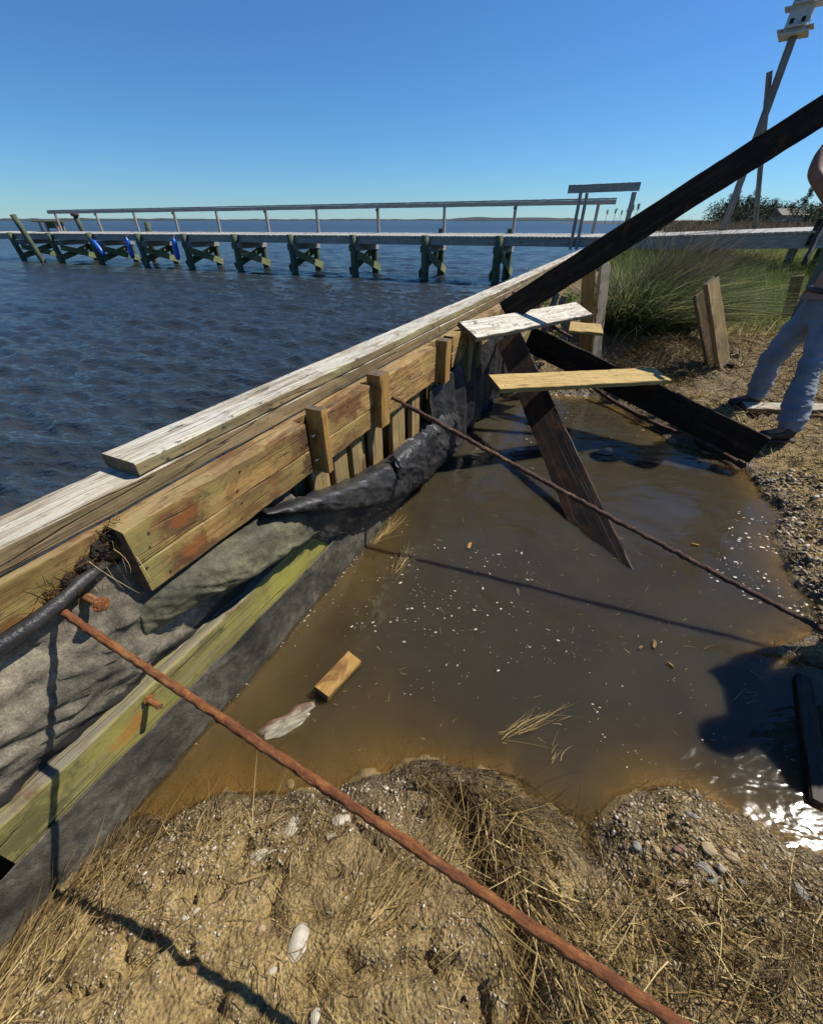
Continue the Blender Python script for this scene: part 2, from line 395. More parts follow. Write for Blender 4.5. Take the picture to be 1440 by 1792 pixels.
def G(x, y, fine=True):
    x = np.asarray(x, float); y = np.asarray(y, float)
    p = -(x*WN.x+y*WN.y)
    sd = pool_sd(x, y) + fbm(x, y, 5.5, 3, 31)*.045 + fbm(x, y, 19, 2, 33)*.018
    rise = .13*(1-np.exp(-np.maximum(sd, 0)/.22)) + .05*(1-np.exp(-np.maximum(sd-.3, 0)/.8))
    wallk = np.clip((1.16-p)/.45, 0, 1)                      # low beside the wall
    near = np.where(y < 1.8, rise*(.25+.75*wallk), rise)
    z = np.where(sd > 0, POOL+.006+near, POOL - np.minimum(.22, .006+(.20+.38*np.clip((x+.10)/.40, 0, 1))*np.maximum(-sd, 0)**1.1))
    z = z + np.clip(y-5.2, 0, 9)*.045*np.clip((sd-.2)/1.5, 0, 1) + np.clip(y-14, 0, 1e9)*.0008
    z = z + .30*np.exp(-(((x-CLUMP.x)/.95)**2+((y-CLUMP.y-.25)/.75)**2)) * np.clip(sd/.25, 0, 1)
    z = z + .27*np.exp(-(((x-BANK.x)/.42)**2+((y-BANK.y)/.38)**2)) * np.clip(sd/.2, 0, 1)
    z = z + .032*np.exp(-(((x-MOUND.x)/.22)**2+((y-MOUND.y)/.16)**2)) * np.clip(sd/.05, 0, 1)
    if fine:
        on = np.clip(sd/.12, .12, 1)
        z = z + on*(fbm(x, y, 3.0, 4, 3)*.040 + fbm(x, y, 16, 4, 9)*.016 + np.abs(fbm(x, y, 30, 3, 21))*.013)
        wob = fbm(x, y, 9, 3, 61)*.03
        z = z + on*np.clip((y-2.6)/.8, 0, 1)*np.clip((9-y)/3, 0, 1)*(fbm(x, y, 2.6, 4, 91)*.075+np.abs(fbm(x, y, 8, 3, 92))*.05)
        for P_, w_, d_ in ((GUL1, .034, .085), (GUL2, .011, .022), (GUL3, .012, .025), (GUL4, .018, .045)):
            z = z - on*d_*np.exp(-((seg_d(x, y, P_)+wob*w_/.034)/w_)**2)
        # gullies: an eroded channel with straw in it runs across the foreground bank
        gl = np.abs(fbm(x*1.0, y*2.2, 4.2, 3, 77)); z = z - on*np.clip(.10-gl, 0, .1)*.35
        z = np.where(sd > .02, np.maximum(z, POOL+.004), z)
    return z
def g1(x, y): return float(G(np.array([x]), np.array([y]))[0])
def gpix(u, v):
    """where the line of sight through a photo pixel meets the ground"""
    d = ray(u, v); z = .4
    for _ in range(25):
        t = (z-EYE)/d.z; z = .5*z + .5*float(G(np.array([d.x*t]), np.array([d.y*t]), False)[0])
    t = (z-EYE)/d.z; return Vector((d.x*t, d.y*t, g1(d.x*t, d.y*t)))
def axis(lo, a, b, hi, st, gr):
    xs = list(np.arange(a, b, st)); s = st; x = a; left = []
    while x > lo: s *= gr; x -= s; left.append(x)
    s = st; x = xs[-1]
    while x < hi: s *= gr; x += s; xs.append(x)
    return np.array(left[::-1]+xs)
gx = axis(-3, -1.35, 2.5, 2500, .0125, 1.035); gy = axis(-3, -.35, 3.6, 3500, .0125, 1.03)
X, Y = np.meshgrid(gx, gy, indexing='ij')
Z = np.concatenate([G(X[i:i+40], Y[i:i+40]) for i in range(0, len(gx), 40)])
nx, ny = len(gx), len(gy)
I, J = np.meshgrid(np.arange(nx-1), np.arange(ny-1), indexing='ij')
F = np.stack([I*ny+J, (I+1)*ny+J, (I+1)*ny+J+1, I*ny+J+1], -1).reshape(-1, 4)
pp = -(X*WN.x+Y*WN.y)
F = F[(pp.ravel()[F] < 1.30).all(1)]
gsd = pool_sd(X, Y).ravel()
me = mesh_np('ground', np.stack([X, Y, Z], -1).reshape(-1, 3), F, np.clip(gsd, -1, 3), smooth=True)
m, nt, b = newmat('sandy_bank_soil'); N = NB(nt)
oc = N.coord('Object', (1, 1, 1), False)
big = N.noise(oc, 1.6, 5, .6); mid = N.noise(oc, 14, 6, .65); fine = N.noise(oc, 120, 4, .7)
vor = N.voro(oc, 95); vor2 = N.voro(oc, 38)
c = N.ramp(mid, [(.30, (.12, .078, .028)), (.48, (.29, .20, .075)), (.72, (.46, .335, .14))])
c = N.mix(N.ramp(big, [(.45, 0.), (.62, .75)]), c, (.17, .115, .052))
c = N.mix(N.math('MULTIPLY', N.ramp(fine, [(.36, 1.), (.54, 0.)]), .8), c, (.06, .038, .015))
sh = N.math('MULTIPLY', N.ramp(vor.outputs['Distance'], [(.20, 1.), (.32, 0.)]), N.math('MULTIPLY', N.ramp(vor.outputs['Color'], [(.60, 0.), (.65, .85)]), N.ramp(N.noise(oc, 5, 4, .6), [(.45, .1), (.6, 1.)])))
c = N.mix(sh, c, (.46, .40, .28))
# soil on the far (upper) bank is greyer straw litter
sp = N.n('ShaderNodeSeparateXYZ'); nt.links.new(oc, sp.inputs[0])
c = N.mix(N.ramp(N.math('DIVIDE', sp.outputs['Y'], 10.0), [(.30, 0.), (.42, .7)]), c, (.17, .125, .065))
wetm = N.ramp(N.math('ADD', N.attr('tint'), N.math('MULTIPLY', N.math('SUBTRACT', mid, .5), .12)), [(.0, 1.), (.15, 0.)])
c = N.mix(N.math('MULTIPLY', wetm, .78), c, (.035, .024, .012))
c = N.mix(N.math('MULTIPLY', N.ramp(N.attr('tint'), [(.0, 1.), (.01, 0.)]), .55), c, (.30, .21, .085))
nt.links.new(c, b.inputs['Base Color'])
nt.links.new(N.ramp(wetm, [(0., .9), (1., .45)]), b.inputs['Roughness'])
h = N.math('ADD', N.math('MULTIPLY', mid, .9), N.math('ADD', N.math('MULTIPLY', fine, .35), N.math('MULTIPLY', N.math('ADD', vor.outputs['Distance'], vor2.outputs['Distance']), -.45)))
h = N.math('MULTIPLY', h, N.math('SUBTRACT', 1.0, N.math('MULTIPLY', N.ramp(N.attr('tint'), [(0., 1.), (.01, 0.)]), .75)))
nt.links.new(N.bump(h, .9, .016), b.inputs['Normal'])
tag(obj('ground', me, m), 'sandy brown bank of soil and shell around the pool', kind='structure')

# ------------------------------------------------------------------ pool water
def rip(x, y):
    c = at_z(1075, 955, POOL); r = np.hypot(x-c.x, y-c.y)
    return .0035*np.sin(r*30)*np.exp(-r*1.6) + fbm(x, y*1.6, 5, 3, 41)*.0035
ss = np.arange(-.7, 5.4, .03); qq = np.arange(-1.235, 3.4, .03)
SS, QQ = np.meshgrid(ss, qq, indexing='ij')
wx = WD.x*SS+WN.x*QQ; wy = WD.y*SS+WN.y*QQ
dep = np.maximum(POOL-G(wx, wy), 0)
far = np.clip(pool_sd(wx, wy), -9, 9)
wz = POOL + rip(wx, wy)*np.clip(-far/.25, 0, 1)
I, J = np.meshgrid(np.arange(len(ss)-1), np.arange(len(qq)-1), indexing='ij'); k = len(qq)
F = np.stack([I*k+J, (I+1)*k+J, (I+1)*k+J+1, I*k+J+1], -1).reshape(-1, 4)[:, ::-1]
F = F[(far.ravel()[F] < .35).any(1)]
me = mesh_np('pool_water', np.stack([wx, wy, wz], -1).reshape(-1, 3), F, dep.ravel(), smooth=True)
m, nt, b = newmat('murky_pool_water'); N = NB(nt)
oc = N.coord('Object', (1, 1, 1), False)
cl = N.noise(oc, 1.9, 4, .6, .6)
dcol = N.ramp(N.attr('tint'), [(0., (.19, .13, .048)), (.045, (.105, .073, .028)), (.09, (.063, .047, .023)), (.16, (.047, .038, .0225))])
dcol = N.mix(N.math('MULTIPLY', N.ramp(cl, [(.4, 0.), (.65, 1.)]), .4), dcol, (.027, .022, .015))
nt.links.new(dcol, b.inputs['Base Color'])
b.inputs['Roughness'].default_value = .08; b.inputs['IOR'].default_value = 1.33; b.inputs['Specular IOR Level'].default_value = .5
b.inputs['Subsurface Weight'].default_value = 1.0; b.inputs['Subsurface Radius'].default_value = (1.0, .75, .45); b.inputs['Subsurface Scale'].default_value = .34   # silt in the water spreads light
r1 = N.noise(N.coord('Object', (1, 1.7, 1), False), 6, 3, .5, .4); r2 = N.noise(oc, 34, 2, .5)
r3 = N.noise(N.coord('Object', (.7, 1.3, 1), False), 2.6, 3, .5, 1.2)
nrm = N.bump(N.math('ADD', N.math('ADD', r1, N.math('MULTIPLY', r3, 1.2)), N.math('MULTIPLY', r2, .05)), .125, .05)
nt.links.new(nrm, b.inputs['Normal'])
gl = N.n('ShaderNodeBsdfGlossy'); gl.inputs['Roughness'].default_value = .08; nt.links.new(nrm, gl.inputs['Normal'])
tr = N.n('ShaderNodeBsdfTransparent'); tr.inputs[0].default_value = (.86, .76, .55, 1)
fr = N.n('ShaderNodeFresnel'); fr.inputs[0].default_value = 1.33; nt.links.new(nrm, fr.inputs['Normal'])
clear = N.n('ShaderNodeMixShader'); nt.links.new(fr.outputs[0], clear.inputs[0]); nt.links.new(tr.outputs[0], clear.inputs[1]); nt.links.new(gl.outputs[0], clear.inputs[2])
mx = N.n('ShaderNodeMixShader')
turb = N.math('SUBTRACT', 1.0, N.math('EXPONENT', N.math('MULTIPLY', N.attr('tint'), -24.0)))
nt.links.new(turb, mx.inputs[0]); nt.links.new(clear.outputs[0], mx.inputs[1]); nt.links.new(b.outputs[0], mx.inputs[2])
out = [x for x in nt.nodes if x.type == 'OUTPUT_MATERIAL'][0]; nt.links.new(mx.outputs[0], out.inputs[0])
tag(obj('pool_water', me, m), 'murky brown pool of water behind the seawall', kind='structure')

# ------------------------------------------------------------------ sea
rr = [1.3]
while rr[-1] < 5000: rr.append(rr[-1]*1.0085)
rr = np.array(rr); th = np.radians(np.arange(-62, 46, .27))
R_, T_ = np.meshgrid(rr, th, indexing='ij')
sx_ = R_*np.sin(T_); sy_ = R_*np.cos(T_); sz_ = np.zeros_like(sx_)
wind = math.radians(200)
for i in range(52):
    lam = .13*1.052**i*(.9+.2*RS.rand()); an = wind + RS.randn()*.34; kk = 2*math.pi/lam
    fade = np.clip((lam/(R_*.0085) - 2.0)/2.0, 0, 1)
    ph = kk*(sx_*math.sin(an)+sy_*math.cos(an)) + RS.rand()*6.28 + 1.5*fbm(sx_, sy_, .35/lam, 2, i)
    sz_ += fade*min(lam, .85)*.0190*(1.0 if lam < .55 else .35)*(np.exp(np.sin(ph))-1.27)*.8
k = len(th)
I, J = np.meshgrid(np.arange(len(rr)-1), np.arange(k-1), indexing='ij')
F = np.stack([I*k+J, I*k+J+1, (I+1)*k+J+1, (I+1)*k+J], -1).reshape(-1, 4)[:, ::-1]
pp = -(sx_*WN.x+sy_*WN.y)
F = F[(pp.ravel()[F] > 1.27).any(1)]
me = mesh_np('sea', np.stack([sx_, sy_, sz_-.02*(pp < 1.3)], -1).reshape(-1, 3), F, np.clip(np.log(R_/6)/math.log(25), 0, 1).ravel(), smooth=True)
m, nt, b = newmat('sea_water'); N = NB(nt)
oc = N.coord('Object', (1, 1, 1), False)
nt.links.new(N.ramp(N.noise(oc, .12, 3, .5), [(.3, (.026, .035, .042)), (.7, (.036, .041, .043))]), b.inputs['Base Color'])
nt.links.new(N.ramp(N.attr('tint'), [(0., .03), (1., .30)]), b.inputs['Roughness']); b.inputs['IOR'].default_value = 1.33   # far off, the ripples are finer than the mesh
h1 = N.noise(N.coord('Object', (.5, 1.6, 1), False), 7.5, 5, .62, .3); h2 = N.noise(N.coord('Object', (.6, 1.6, 1), False), .8, 4, .6)
nt.links.new(N.bump(N.math('ADD', N.math('MULTIPLY', h1, .75), N.math('MULTIPLY', h2, 1.3)), .7, .16), b.inputs['Normal'])
tag(obj('sea', me, m), 'dark blue rippled open water to the horizon', kind='structure')
# ------------------------------------------------------------------ bulkhead (the wooden seawall)
wall = thing('seawall', WP(2, 1.3, 1.66), 'long weathered timber seawall with bleached cap beam between the sea and the brown pool', 'seawall')
UP = Vector((0, 0, 1))
s_cap0 = s_of(at_p(244, 835, 1.226)); S_END = 17.2
def wboard(name, s0, s1, p, drop, W, T, face, mat, **k):
    return board(name, WP(s0, p, drop), WP(s1, p, drop), W, T, face, mat, wall, **k)
# cap beam lengths butt end to end
cuts = [s_cap0, 5.05, 9.9, S_END]
for a_, b_ in zip(cuts, cuts[1:]):
    o = wboard('cap_beam', a_+.003, b_-.003, 1.3055, .6235, .159, .047, UP, M['cap'], ch=.006, jit=.0009)
cuts = [-2.2, 3.1, 7.9, 12.7, S_END]
for a_, b_ in zip(cuts, cuts[1:]):
    wboard('stringer_beam', a_+.003, b_-.003, 1.3055, .6835, .157, .068, UP, M['stringer'], ch=.005, jit=.0012)
# backing board under the stringer, a dark gap above it
for a_, b_ in ((-2.2, 2.9), (2.906, 7.7), (7.706, 12.5), (12.506, S_END)):
    wboard('backing_board', a_, b_, 1.226, .784, .120, .036, WN, M['waler'], ch=.004)
# walers: pairs of boards, cut between the cleats
s1a, s1b = s_of(at_p(267, 1035, 1.13)), s_of(at_p(540, 780, 1.13))
def waler(s0, s1, drop0=.7205, mat=None):
    for k_, hh in enumerate((.126, .112)):
        d0 = drop0 + (0 if k_ == 0 else .128) + hh/2
        wboard('waler_board', s0, s1, 1.168, d0, hh, .076, WN, mat or M['waler'], ch=.004, jit=.0016)
waler(s1a, s1b, mat=M['waler_end'])
s2a, s2b = s_of(at_p(572, 770, 1.13)), s_of(at_p(651, 690, 1.13))
waler(s2a-.03, s2b+.01)
s3a, s3b = s_of(at_p(684, 690, 1.13)), s_of(at_p(762, 620, 1.13))
waler(s3a-.06, s3b)
s4a = s_of(at_p(792, 600, 1.13))
waler(s4a, s4a+1.6); waler(s4a+1.75, s4a+5.0); waler(s4a+5.1, s4a+9.5)
M['nail'] = plain('bent_steel_nail', (.30, .29, .27), (.5, .49, .46), 30, .35, .1, metal=.8)
# cleats: upright blocks nailed across the joints
cle = [(s_of(at_p(572, 770, 1.085)), .045, .675, .985), (s_of(at_p(675, 700, 1.08)), .095, .672, .968), (s_of(at_p(782, 640, 1.09)), .10, .70, 1.0),
       (s4a+.34, .09, .73, 1.15), (s4a+.62, .09, .70, 1.10), (s4a+1.66, .10, .66, 1.0), (s4a+1.95, .09, .64, .95), (s4a+5.05, .10, .66, 1.0)]
for i_, (sc, wd, d0, d1) in enumerate(cle):
    lean = .0 if i_ < 3 else RS.randn()*.03
    o = board('cleat', WP(sc, 1.125, d1), WP(sc+lean, 1.125, d0), wd, .088, WN, M['block'] if i_ < 3 else M['sheath'], wall, ch=.004, ragged=.001)
    if i_ == 0:
        for dz in (.78, .90):
            local_tube('nail', [WP(sc-.02, 1.11, dz), WP(sc-.058, 1.112, dz+.003), WP(sc-.07, 1.105, dz-.004)], [.0022, .0022, .0045], M['nail'], o, n=7)
# sheathing: upright planks side by side
s_ = -2.1; i_ = 0
while s_ < S_END-.2:
    wd = .185+RS.rand()*.03
    o = board('sheathing_plank', WP(s_+wd/2, 1.268+RS.randn()*.004, 2.2), WP(s_+wd/2, 1.268, .80), wd-.008, .044, WN, M['sheath'], wall, seg=3, ch=.005)
    s_ += wd
# the inner row of upright planks behind the flap, nearer, with open gaps
for (u, v, v2) in ((552, 800, 905), (592, 800, 905), (622, 775, 890), (655, 755, 850), (690, 735, 830), (724, 715, 800), (756, 700, 780), (700, 895, 905)):
    P = at_p(u, v, 1.19); sc = s_of(P)
    board('sheathing_plank', WP(sc, 1.19, 1.75), WP(sc, 1.19, .90), .135, .034, WN, M['sheath'], wall, seg=3, ch=.006)
# mossy lower waler
sm0, sm1 = s_of(at_p(40, 1520, 1.136)), s_of(at_p(592, 935, 1.136))
wboard('lower_waler', sm0, sm1+.05, 1.176, 1.388, .201, .078, WN, M['mossy_bolt'], ch=.008, jit=.002)
wboard('lower_waler', sm0-1.5, sm0-.13, 1.176, 1.40, .19, .078, WN, M['sheath'], ch=.008)
wboard('lower_waler', sm1+.9, sm1+5, 1.20, 1.40, .19, .05, WN, M['mossy'], ch=.008)
# rusty bolts: a washer lump with a stub of bolt
def bolt(P, r, out_, droop=.0, lump=1.0):
    bm = bmesh.new(); bmesh.ops.create_icosphere(bm, subdivisions=3, radius=r*1.55*lump)
    for v_ in bm.verts:
        v_.co *= 1+RS.randn()*.10; v_.co.x *= .42
    me = bpy.data.meshes.new('bolt'); bm.to_mesh(me); bm.free()
    A = Vector(P); d = (WN+Vector((0, 0, droop))).normalized()
    return me, A, d
def add_bolt(P, r, L, droop, headed):
    me, A, d = bolt(P, r, L, droop)
    o = local_tube('bolt', subdiv_line(A-d*.03, A+d*L, 5), [r]*6, M['rust'], wall, n=12, jit=.08)
    obj('washer', me, M['rust'], o, frame(A+d*(L if headed else .006), d, UP))
add_bolt(at_p(150, 1046, 1.19), .014, .075, .10, True)
add_bolt(at_p(258, 1224, 1.135), .011, .062, -.02, False)

# ------------------------------------------------------------------ filter cloth on the wall
cloth = thing('filter_cloth', WP(.3, 1.2, 1.3), 'black filter cloth hanging torn and folded down the land side of the seawall', 'filter cloth')
def srow(p, drop, s0, s1, n=7): return [WP(s0+(s1-s0)*i/(n-1), p, drop) for i in range(n)]
loft('upper_sheet', [srow(1.200, .845, -2, 1.1), srow(1.185, .95, -2, 1.15), srow(1.178, 1.10, -2, 1.25), srow(1.182, 1.22, -2, 1.35), srow(1.20, 1.34, -2, 1.5)], 90, 24, M['fab'], cloth, noise=.016, freq=5)
loft('lower_sheet', [srow(1.125, 1.43, -2, 3.2), srow(1.118, 1.50, -2, 3.2), srow(1.112, 1.60, -2, 3.2), srow(1.10, 1.80, -2, 3.2)], 110, 20, M['fablow'], cloth, noise=.010, freq=4, crease=.7)
L3 = lambda r: [at_p(*q) for q in r]
loft('sagging_fold', [L3(r) for r in (
    [(230, 1040, 1.19), (300, 1000, 1.175), (390, 945, 1.155), (480, 890, 1.15), (565, 860, 1.17)],
    [(238, 1070, 1.175), (320, 1022, 1.13), (400, 972, 1.09), (490, 918, 1.07), (570, 885, 1.12)],
    [(248, 1100, 1.17), (345, 1043, 1.11), (420, 1002, 1.07), (507, 948, 1.065), (580, 900, 1.11)],
    [(252, 1112, 1.175), (362, 1048, 1.115), (440, 1008, 1.075), (526, 952, 1.07), (586, 906, 1.11)],
    [(256, 1114, 1.185), (368, 1040, 1.15), (444, 1000, 1.13), (528, 944, 1.12), (588, 904, 1.14)])], 60, 22, M['fabgreen'], cloth, noise=.009, freq=5, crease=.9, ragged=.025)
loft('rolled_flap', [L3(r) for r in (
    [(455, 894, 1.15), (530, 866, 1.13), (610, 836, 1.13), (680, 796, 1.14), (735, 758, 1.14), (795, 715, 1.16)],
    [(460, 896, 1.10), (540, 872, 1.055), (620, 846, 1.03), (690, 806, 1.04), (742, 768, 1.04), (800, 724, 1.10)],
    [(463, 899, 1.085), (545, 884, 1.03), (630, 866, 1.0), (698, 834, 1.0), (750, 792, 1.01), (804, 744, 1.07)],
    [(465, 900, 1.09), (545, 893, 1.035), (640, 884, 1.01), (706, 862, 1.01), (752, 826, 1.02), (804, 775, 1.06)],
    [(468, 899, 1.12), (545, 891, 1.08), (642, 880, 1.05), (706, 858, 1.05), (750, 830, 1.06), (800, 790, 1.09)])], 80, 26, M['fabblack'], cloth, noise=.016, freq=4.5, crease=1.0, ragged=.03)
loft('under_flap', [L3(r) for r in (
    [(470, 902, 1.15), (560, 886, 1.13), (640, 878, 1.12), (700, 850, 1.12), (760, 800, 1.12)],
    [(480, 915, 1.145), (570, 905, 1.12), (650, 893, 1.11), (704, 868, 1.10), (765, 812, 1.10)],
    [(585, 955, 1.13), (620, 935, 1.12), (660, 912, 1.115), (695, 890, 1.11), (760, 832, 1.11)])], 50, 14, M['fabblack'], cloth, noise=.014, freq=6, crease=.6)
loft('crumpled_heap', [L3(r) for r in (
    [(688, 790, 1.06), (715, 768, 1.05), (742, 748, 1.06), (770, 730, 1.08), (796, 716, 1.10)],
    [(690, 812, 1.00), (718, 790, .985), (746, 770, .99), (774, 748, 1.02), (802, 730, 1.06)],
    [(696, 838, .985), (724, 816, .965), (752, 796, .975), (778, 772, 1.01), (806, 750, 1.05)],
    [(702, 862, 1.0), (730, 842, .985), (756, 822, 1.0), (780, 800, 1.03), (806, 776, 1.06)],
    [(704, 866, 1.05), (730, 850, 1.05), (756, 832, 1.06), (782, 806, 1.07), (806, 786, 1.09)])], 50, 30, M['fabblack'], cloth, noise=.020, freq=5, crease=.9, ragged=.04)
pl = lambda s, z: .022*np.sin(s*26+1.2*np.sin(z*3))*np.clip((1.05-z)/.3, .25, 1)
loft('hanging_sheet', [L3(r) for r in (
    [(752, 688, 1.15), (790, 645, 1.15), (830, 603, 1.15), (872, 566, 1.15), (905, 540, 1.15)],
    [(750, 730, 1.12), (793, 680, 1.12), (832, 640, 1.12), (874, 598, 1.12), (905, 566, 1.14)],
    [(752, 775, 1.09), (796, 725, 1.09), (834, 680, 1.09), (876, 634, 1.10), (908, 600, 1.12)],
    [(756, 826, 1.07), (800, 772, 1.07), (838, 730, 1.08), (880, 685, 1.09), (912, 650, 1.10)])], 120, 26, M['fabblack'], cloth, noise=.012, freq=5, pleat=pl, crease=.5)
local_tube('rolled_edge', [at_p(-180, 1235, 1.16)] + [at_p(u, v, p) for u, v, p in ((0, 1130, 1.16), (60, 1090, 1.155), (110, 1050, 1.155), (150, 1012, 1.165), (180, 990, 1.185), (205, 985, 1.2))],
           [.021, .021, .020, .018, .016, .014, .006], M['fabblack'], cloth, n=14, jit=.03)

# ------------------------------------------------------------------ tie rods
def rod(A, B, r, mat, label, n=40, wob=.003, sag=0.0):
    n = n*3; pts = subdiv_line(A, B, n, wob*.4)
    pts = [p + Vector((0, 0, -sag*4*(i/n)*(1-i/n))) for i, p in enumerate(pts)]
    o = local_tube('tie_rod', pts, [r*(1+.045*RS.randn()+.07*float(fbm(np.array([i_*.13]), np.array([r*90]), 1, 3, 5)[0])) for i_ in range(len(pts))], mat, n=14, jit=.085)
    return tag(o, label, 'tie rod', 'rusty tie rods run from the wall into the bank')
R1A = at_p(97, 1063, 1.185); R1B = at_t(1185, 1792, .66)
R1E = R1A + (R1B-R1A)*1.35
rod(R1A, R1E, .0100, M['rust'], 'thick orange rusty rod crossing the foreground from the black cloth over the sand', 60, .0016)
R2A = at_p(686, 695, 1.10); R2B = at_z(1440, 1100, .37)
rod(R2A, R2A+(R2B-R2A)*1.15, .0125, M['rustdark'], 'dark brown rod over the pool, from the second cleat to the right bank', 60, .004, .015)
R3A = at_p(882, 524, 1.13); R3B = at_t(1000, 590, 3.9)
rod(R3A, R3B, .014, M['rustdark'], 'short stub of rod under the lower end of the long black beam', 20, .003)
SH = [at_z(u, v, z) for u, v, z in ((1035, 676, .36), (1080, 706, .30), (1140, 738, .29), (1200, 764, .29), (1260, 792, .28), (1302, 816, .28))]
tag(local_tube('shore_rod', [tuple(x) for x in catmull(SH, 24)], [.020]*25, M['rustdark'], n=9, jit=.22), 'crusted black rod lying along the far waterline under the dark crossed planks', 'tie rod')

# ------------------------------------------------------------------ loose planks of the broken frame
def lplank(name, A, B, W, T, face, mat, label, cat='plank', group=None, **k):
    return tag(board(name, Vector(A), Vector(B), W, T, face, mat, None, **k), label, cat, group)
CAMD = lambda A, B: (C0-(Vector(A)+Vector(B))/2)
A_, B_ = at_t(893, 541, 3.7), at_t(1440, 193, 3.05)
lplank('long_beam', A_+(A_-B_)*.015, A_+(B_-A_)*1.16, .196, .045, CAMD(A_, B_), M['dark'], 'long black wet beam raised slantwise from the wall top up past the man', 'beam', ragged=.012, jit=.0014, ch=.003)
A_, B_ = at_t(889, 590, 4.05), at_z(1046, 945, POOL)
d_ = (B_-A_).normalized()
lplank('steep_plank', A_, B_+d_*.35, .238, .04, CAMD(A_, B_)+Vector((-.5, -.1, 0)), M['darkrust'], 'dark brown plank standing steeply with its foot in the pool', jit=.002)
A_, B_ = at_t(925, 592, 4.22), at_t(1330, 788, 3.24)
lplank('dark_plank', A_, B_, .232, .045, CAMD(A_, B_)+Vector((0, 0, -1.0)), M['dark'], 'wide black plank on edge sloping down to the boots of the man', jit=.003)
# white top plank
TL, TR = at_t(805, 567, 3.3), at_t(1013, 533, 4.28); FL, FR = at_t(829, 595, 3.2), at_t(1028, 551, 4.12)
n_ = (TR-TL).cross(FL-TL); n_ = -n_ if n_.z < 0 else n_
lplank('white_plank', (TL+FL)/2, (TR+FR)/2, .225, .038, n_, M['white'], 'white flaking plank laid flat across the top of the crossed planks', ragged=.006)
TL, TR = at_t(858, 658, 3.25), at_t(1147, 648, 3.64); FL, FR = at_t(871, 686, 3.07), at_t(1167, 667, 3.48)
n_ = (TR-TL).cross(FL-TL); n_ = -n_ if n_.z < 0 else n_
lplank('yellow_plank', (TL+FL)/2, (TR+FR)/2, .232, .038, n_, M['yellow'], 'yellow plank laid level across the middle of the two dark crossed planks', ragged=.004)
A_, B_ = at_t(985, 571, 4.45), at_t(1052, 577, 4.5)
lplank('short_yellow_board', A_, B_, .15, .035, UP+Vector((0, -.55, 0)), M['yellow'], 'short yellow board end poking out behind the white plank', 'board')
# upright boards in front of the big grass clump
def stake(name, u0, v0, u1, v1, y, W, T, mat, label, cat='board', face=None, group=None):
    A = at_y(u0, v0, y); B = at_y(u1, v1, y); A = A - (B-A).normalized()*.15
    return lplank(name, A, B, W, T, face or CAMD(A, B), mat, label, cat, group, ragged=.01, jit=.002)
stake('orange_board', 1024, 612, 1031, 455, 5.0, .135, .04, M['block'], 'orange upright board beside the grass clump, left of a grey one')
stake('grey_board', 1043, 606, 1058, 462, 5.1, .15, .04, M['white'], 'grey split upright board against the grass clump', face=Vector((.45, -.8, .3)))
stake('leaning_board', 1262, 618, 1243, 490, 4.75, .20, .05, M['sheath'], 'tan board leaning back in the straw between grass clump and man', face=Vector((.40, -.9, .45)))
stake('leaning_board', 1247, 630, 1226, 510, 4.85, .19, .04, M['stringer'], 'greyer board tucked half behind the tan leaning one', face=Vector((.25, -.9, .35)))
stake('board_stump', 1384, 530, 1395, 484, 5.6, .12, .04, M['stringer'], 'stub of a board standing in the grass just left of the man', face=Vector((-.6, -.7, .1)))
stake('white_stake', 985, 604, 992, 560, 4.7, .07, .03, M['white'], 'small pale stake seen through the crossed planks', 'stake')
for (u, v, v2, y) in ((958, 560, 512, 5.1), (972, 556, 518, 5.25)):
    stake('grey_stake', u, v, u+16, v2, y, .07, .03, M['pole'], ['grey splintered stake below the long black beam, nearer the wall', 'grey splintered stake below the long black beam, touching the leafy bush'][u > 960], 'stake', group='splintered stakes under the beam')
P0, P1 = at_z(1300, 712, .47), at_z(1500, 716, .47)
lplank('ground_board', P0, P1, .10, .05, Vector((0, -.25, 1)), M['stringer'], 'tan board lying on the ground behind the legs of the man', 'board')
P0, P1 = at_z(1236, 632, .56), at_z(1284, 640, .55)
lplank('broken_board', P0, P1, .10, .05, UP, M['dark'], 'short dark board lying at the foot of the leaning boards', 'board')
# floating wood
P0, P1 = at_z(563, 1214, POOL+.03), at_z(620, 1152, POOL+.03)
lplank('wood_block', P0, P1, .079, .042, Vector((.10, -.15, 1)), M['block'], 'orange wet offcut of lumber floating near the pale sandbag', 'wood block', ragged=.002)
P0, P1 = at_z(1405, 1185, POOL+.012), at_z(1434, 1408, POOL+.012)
lplank('floating_plank', P0, P1, .056, .026, UP, M['darkrust'], 'brown grooved plank floating by the sun glint on the pool', 'plank')
for (u, v, L, an, lab) in ((821, 955, .055, 70, 'orange splinter of wood floating left of the steep plank foot'), (1145, 1128, .038, 60, 'small orange wood chip floating near mid pool below the rod'),
                           (1217, 953, .035, 160, 'reddish wood chip floating right of the steep plank foot'), (1121, 1133, .022, 30, 'tiny pale chip floating left of the small orange one'), (1174, 1164, .026, 120, 'curled tan chip floating below the small orange one')):
    P = at_z(u, v, POOL+.008); d_ = Vector((math.cos(math.radians(an)), math.sin(math.radians(an)), .05))
    lplank('wood_chip', P-d_*L/2, P+d_*L/2, L*.34, .008, Vector((.1, 0, 1)), M['block'], lab, 'wood chip', ragged=.004, ch=.001, seg=3, jit=.001)
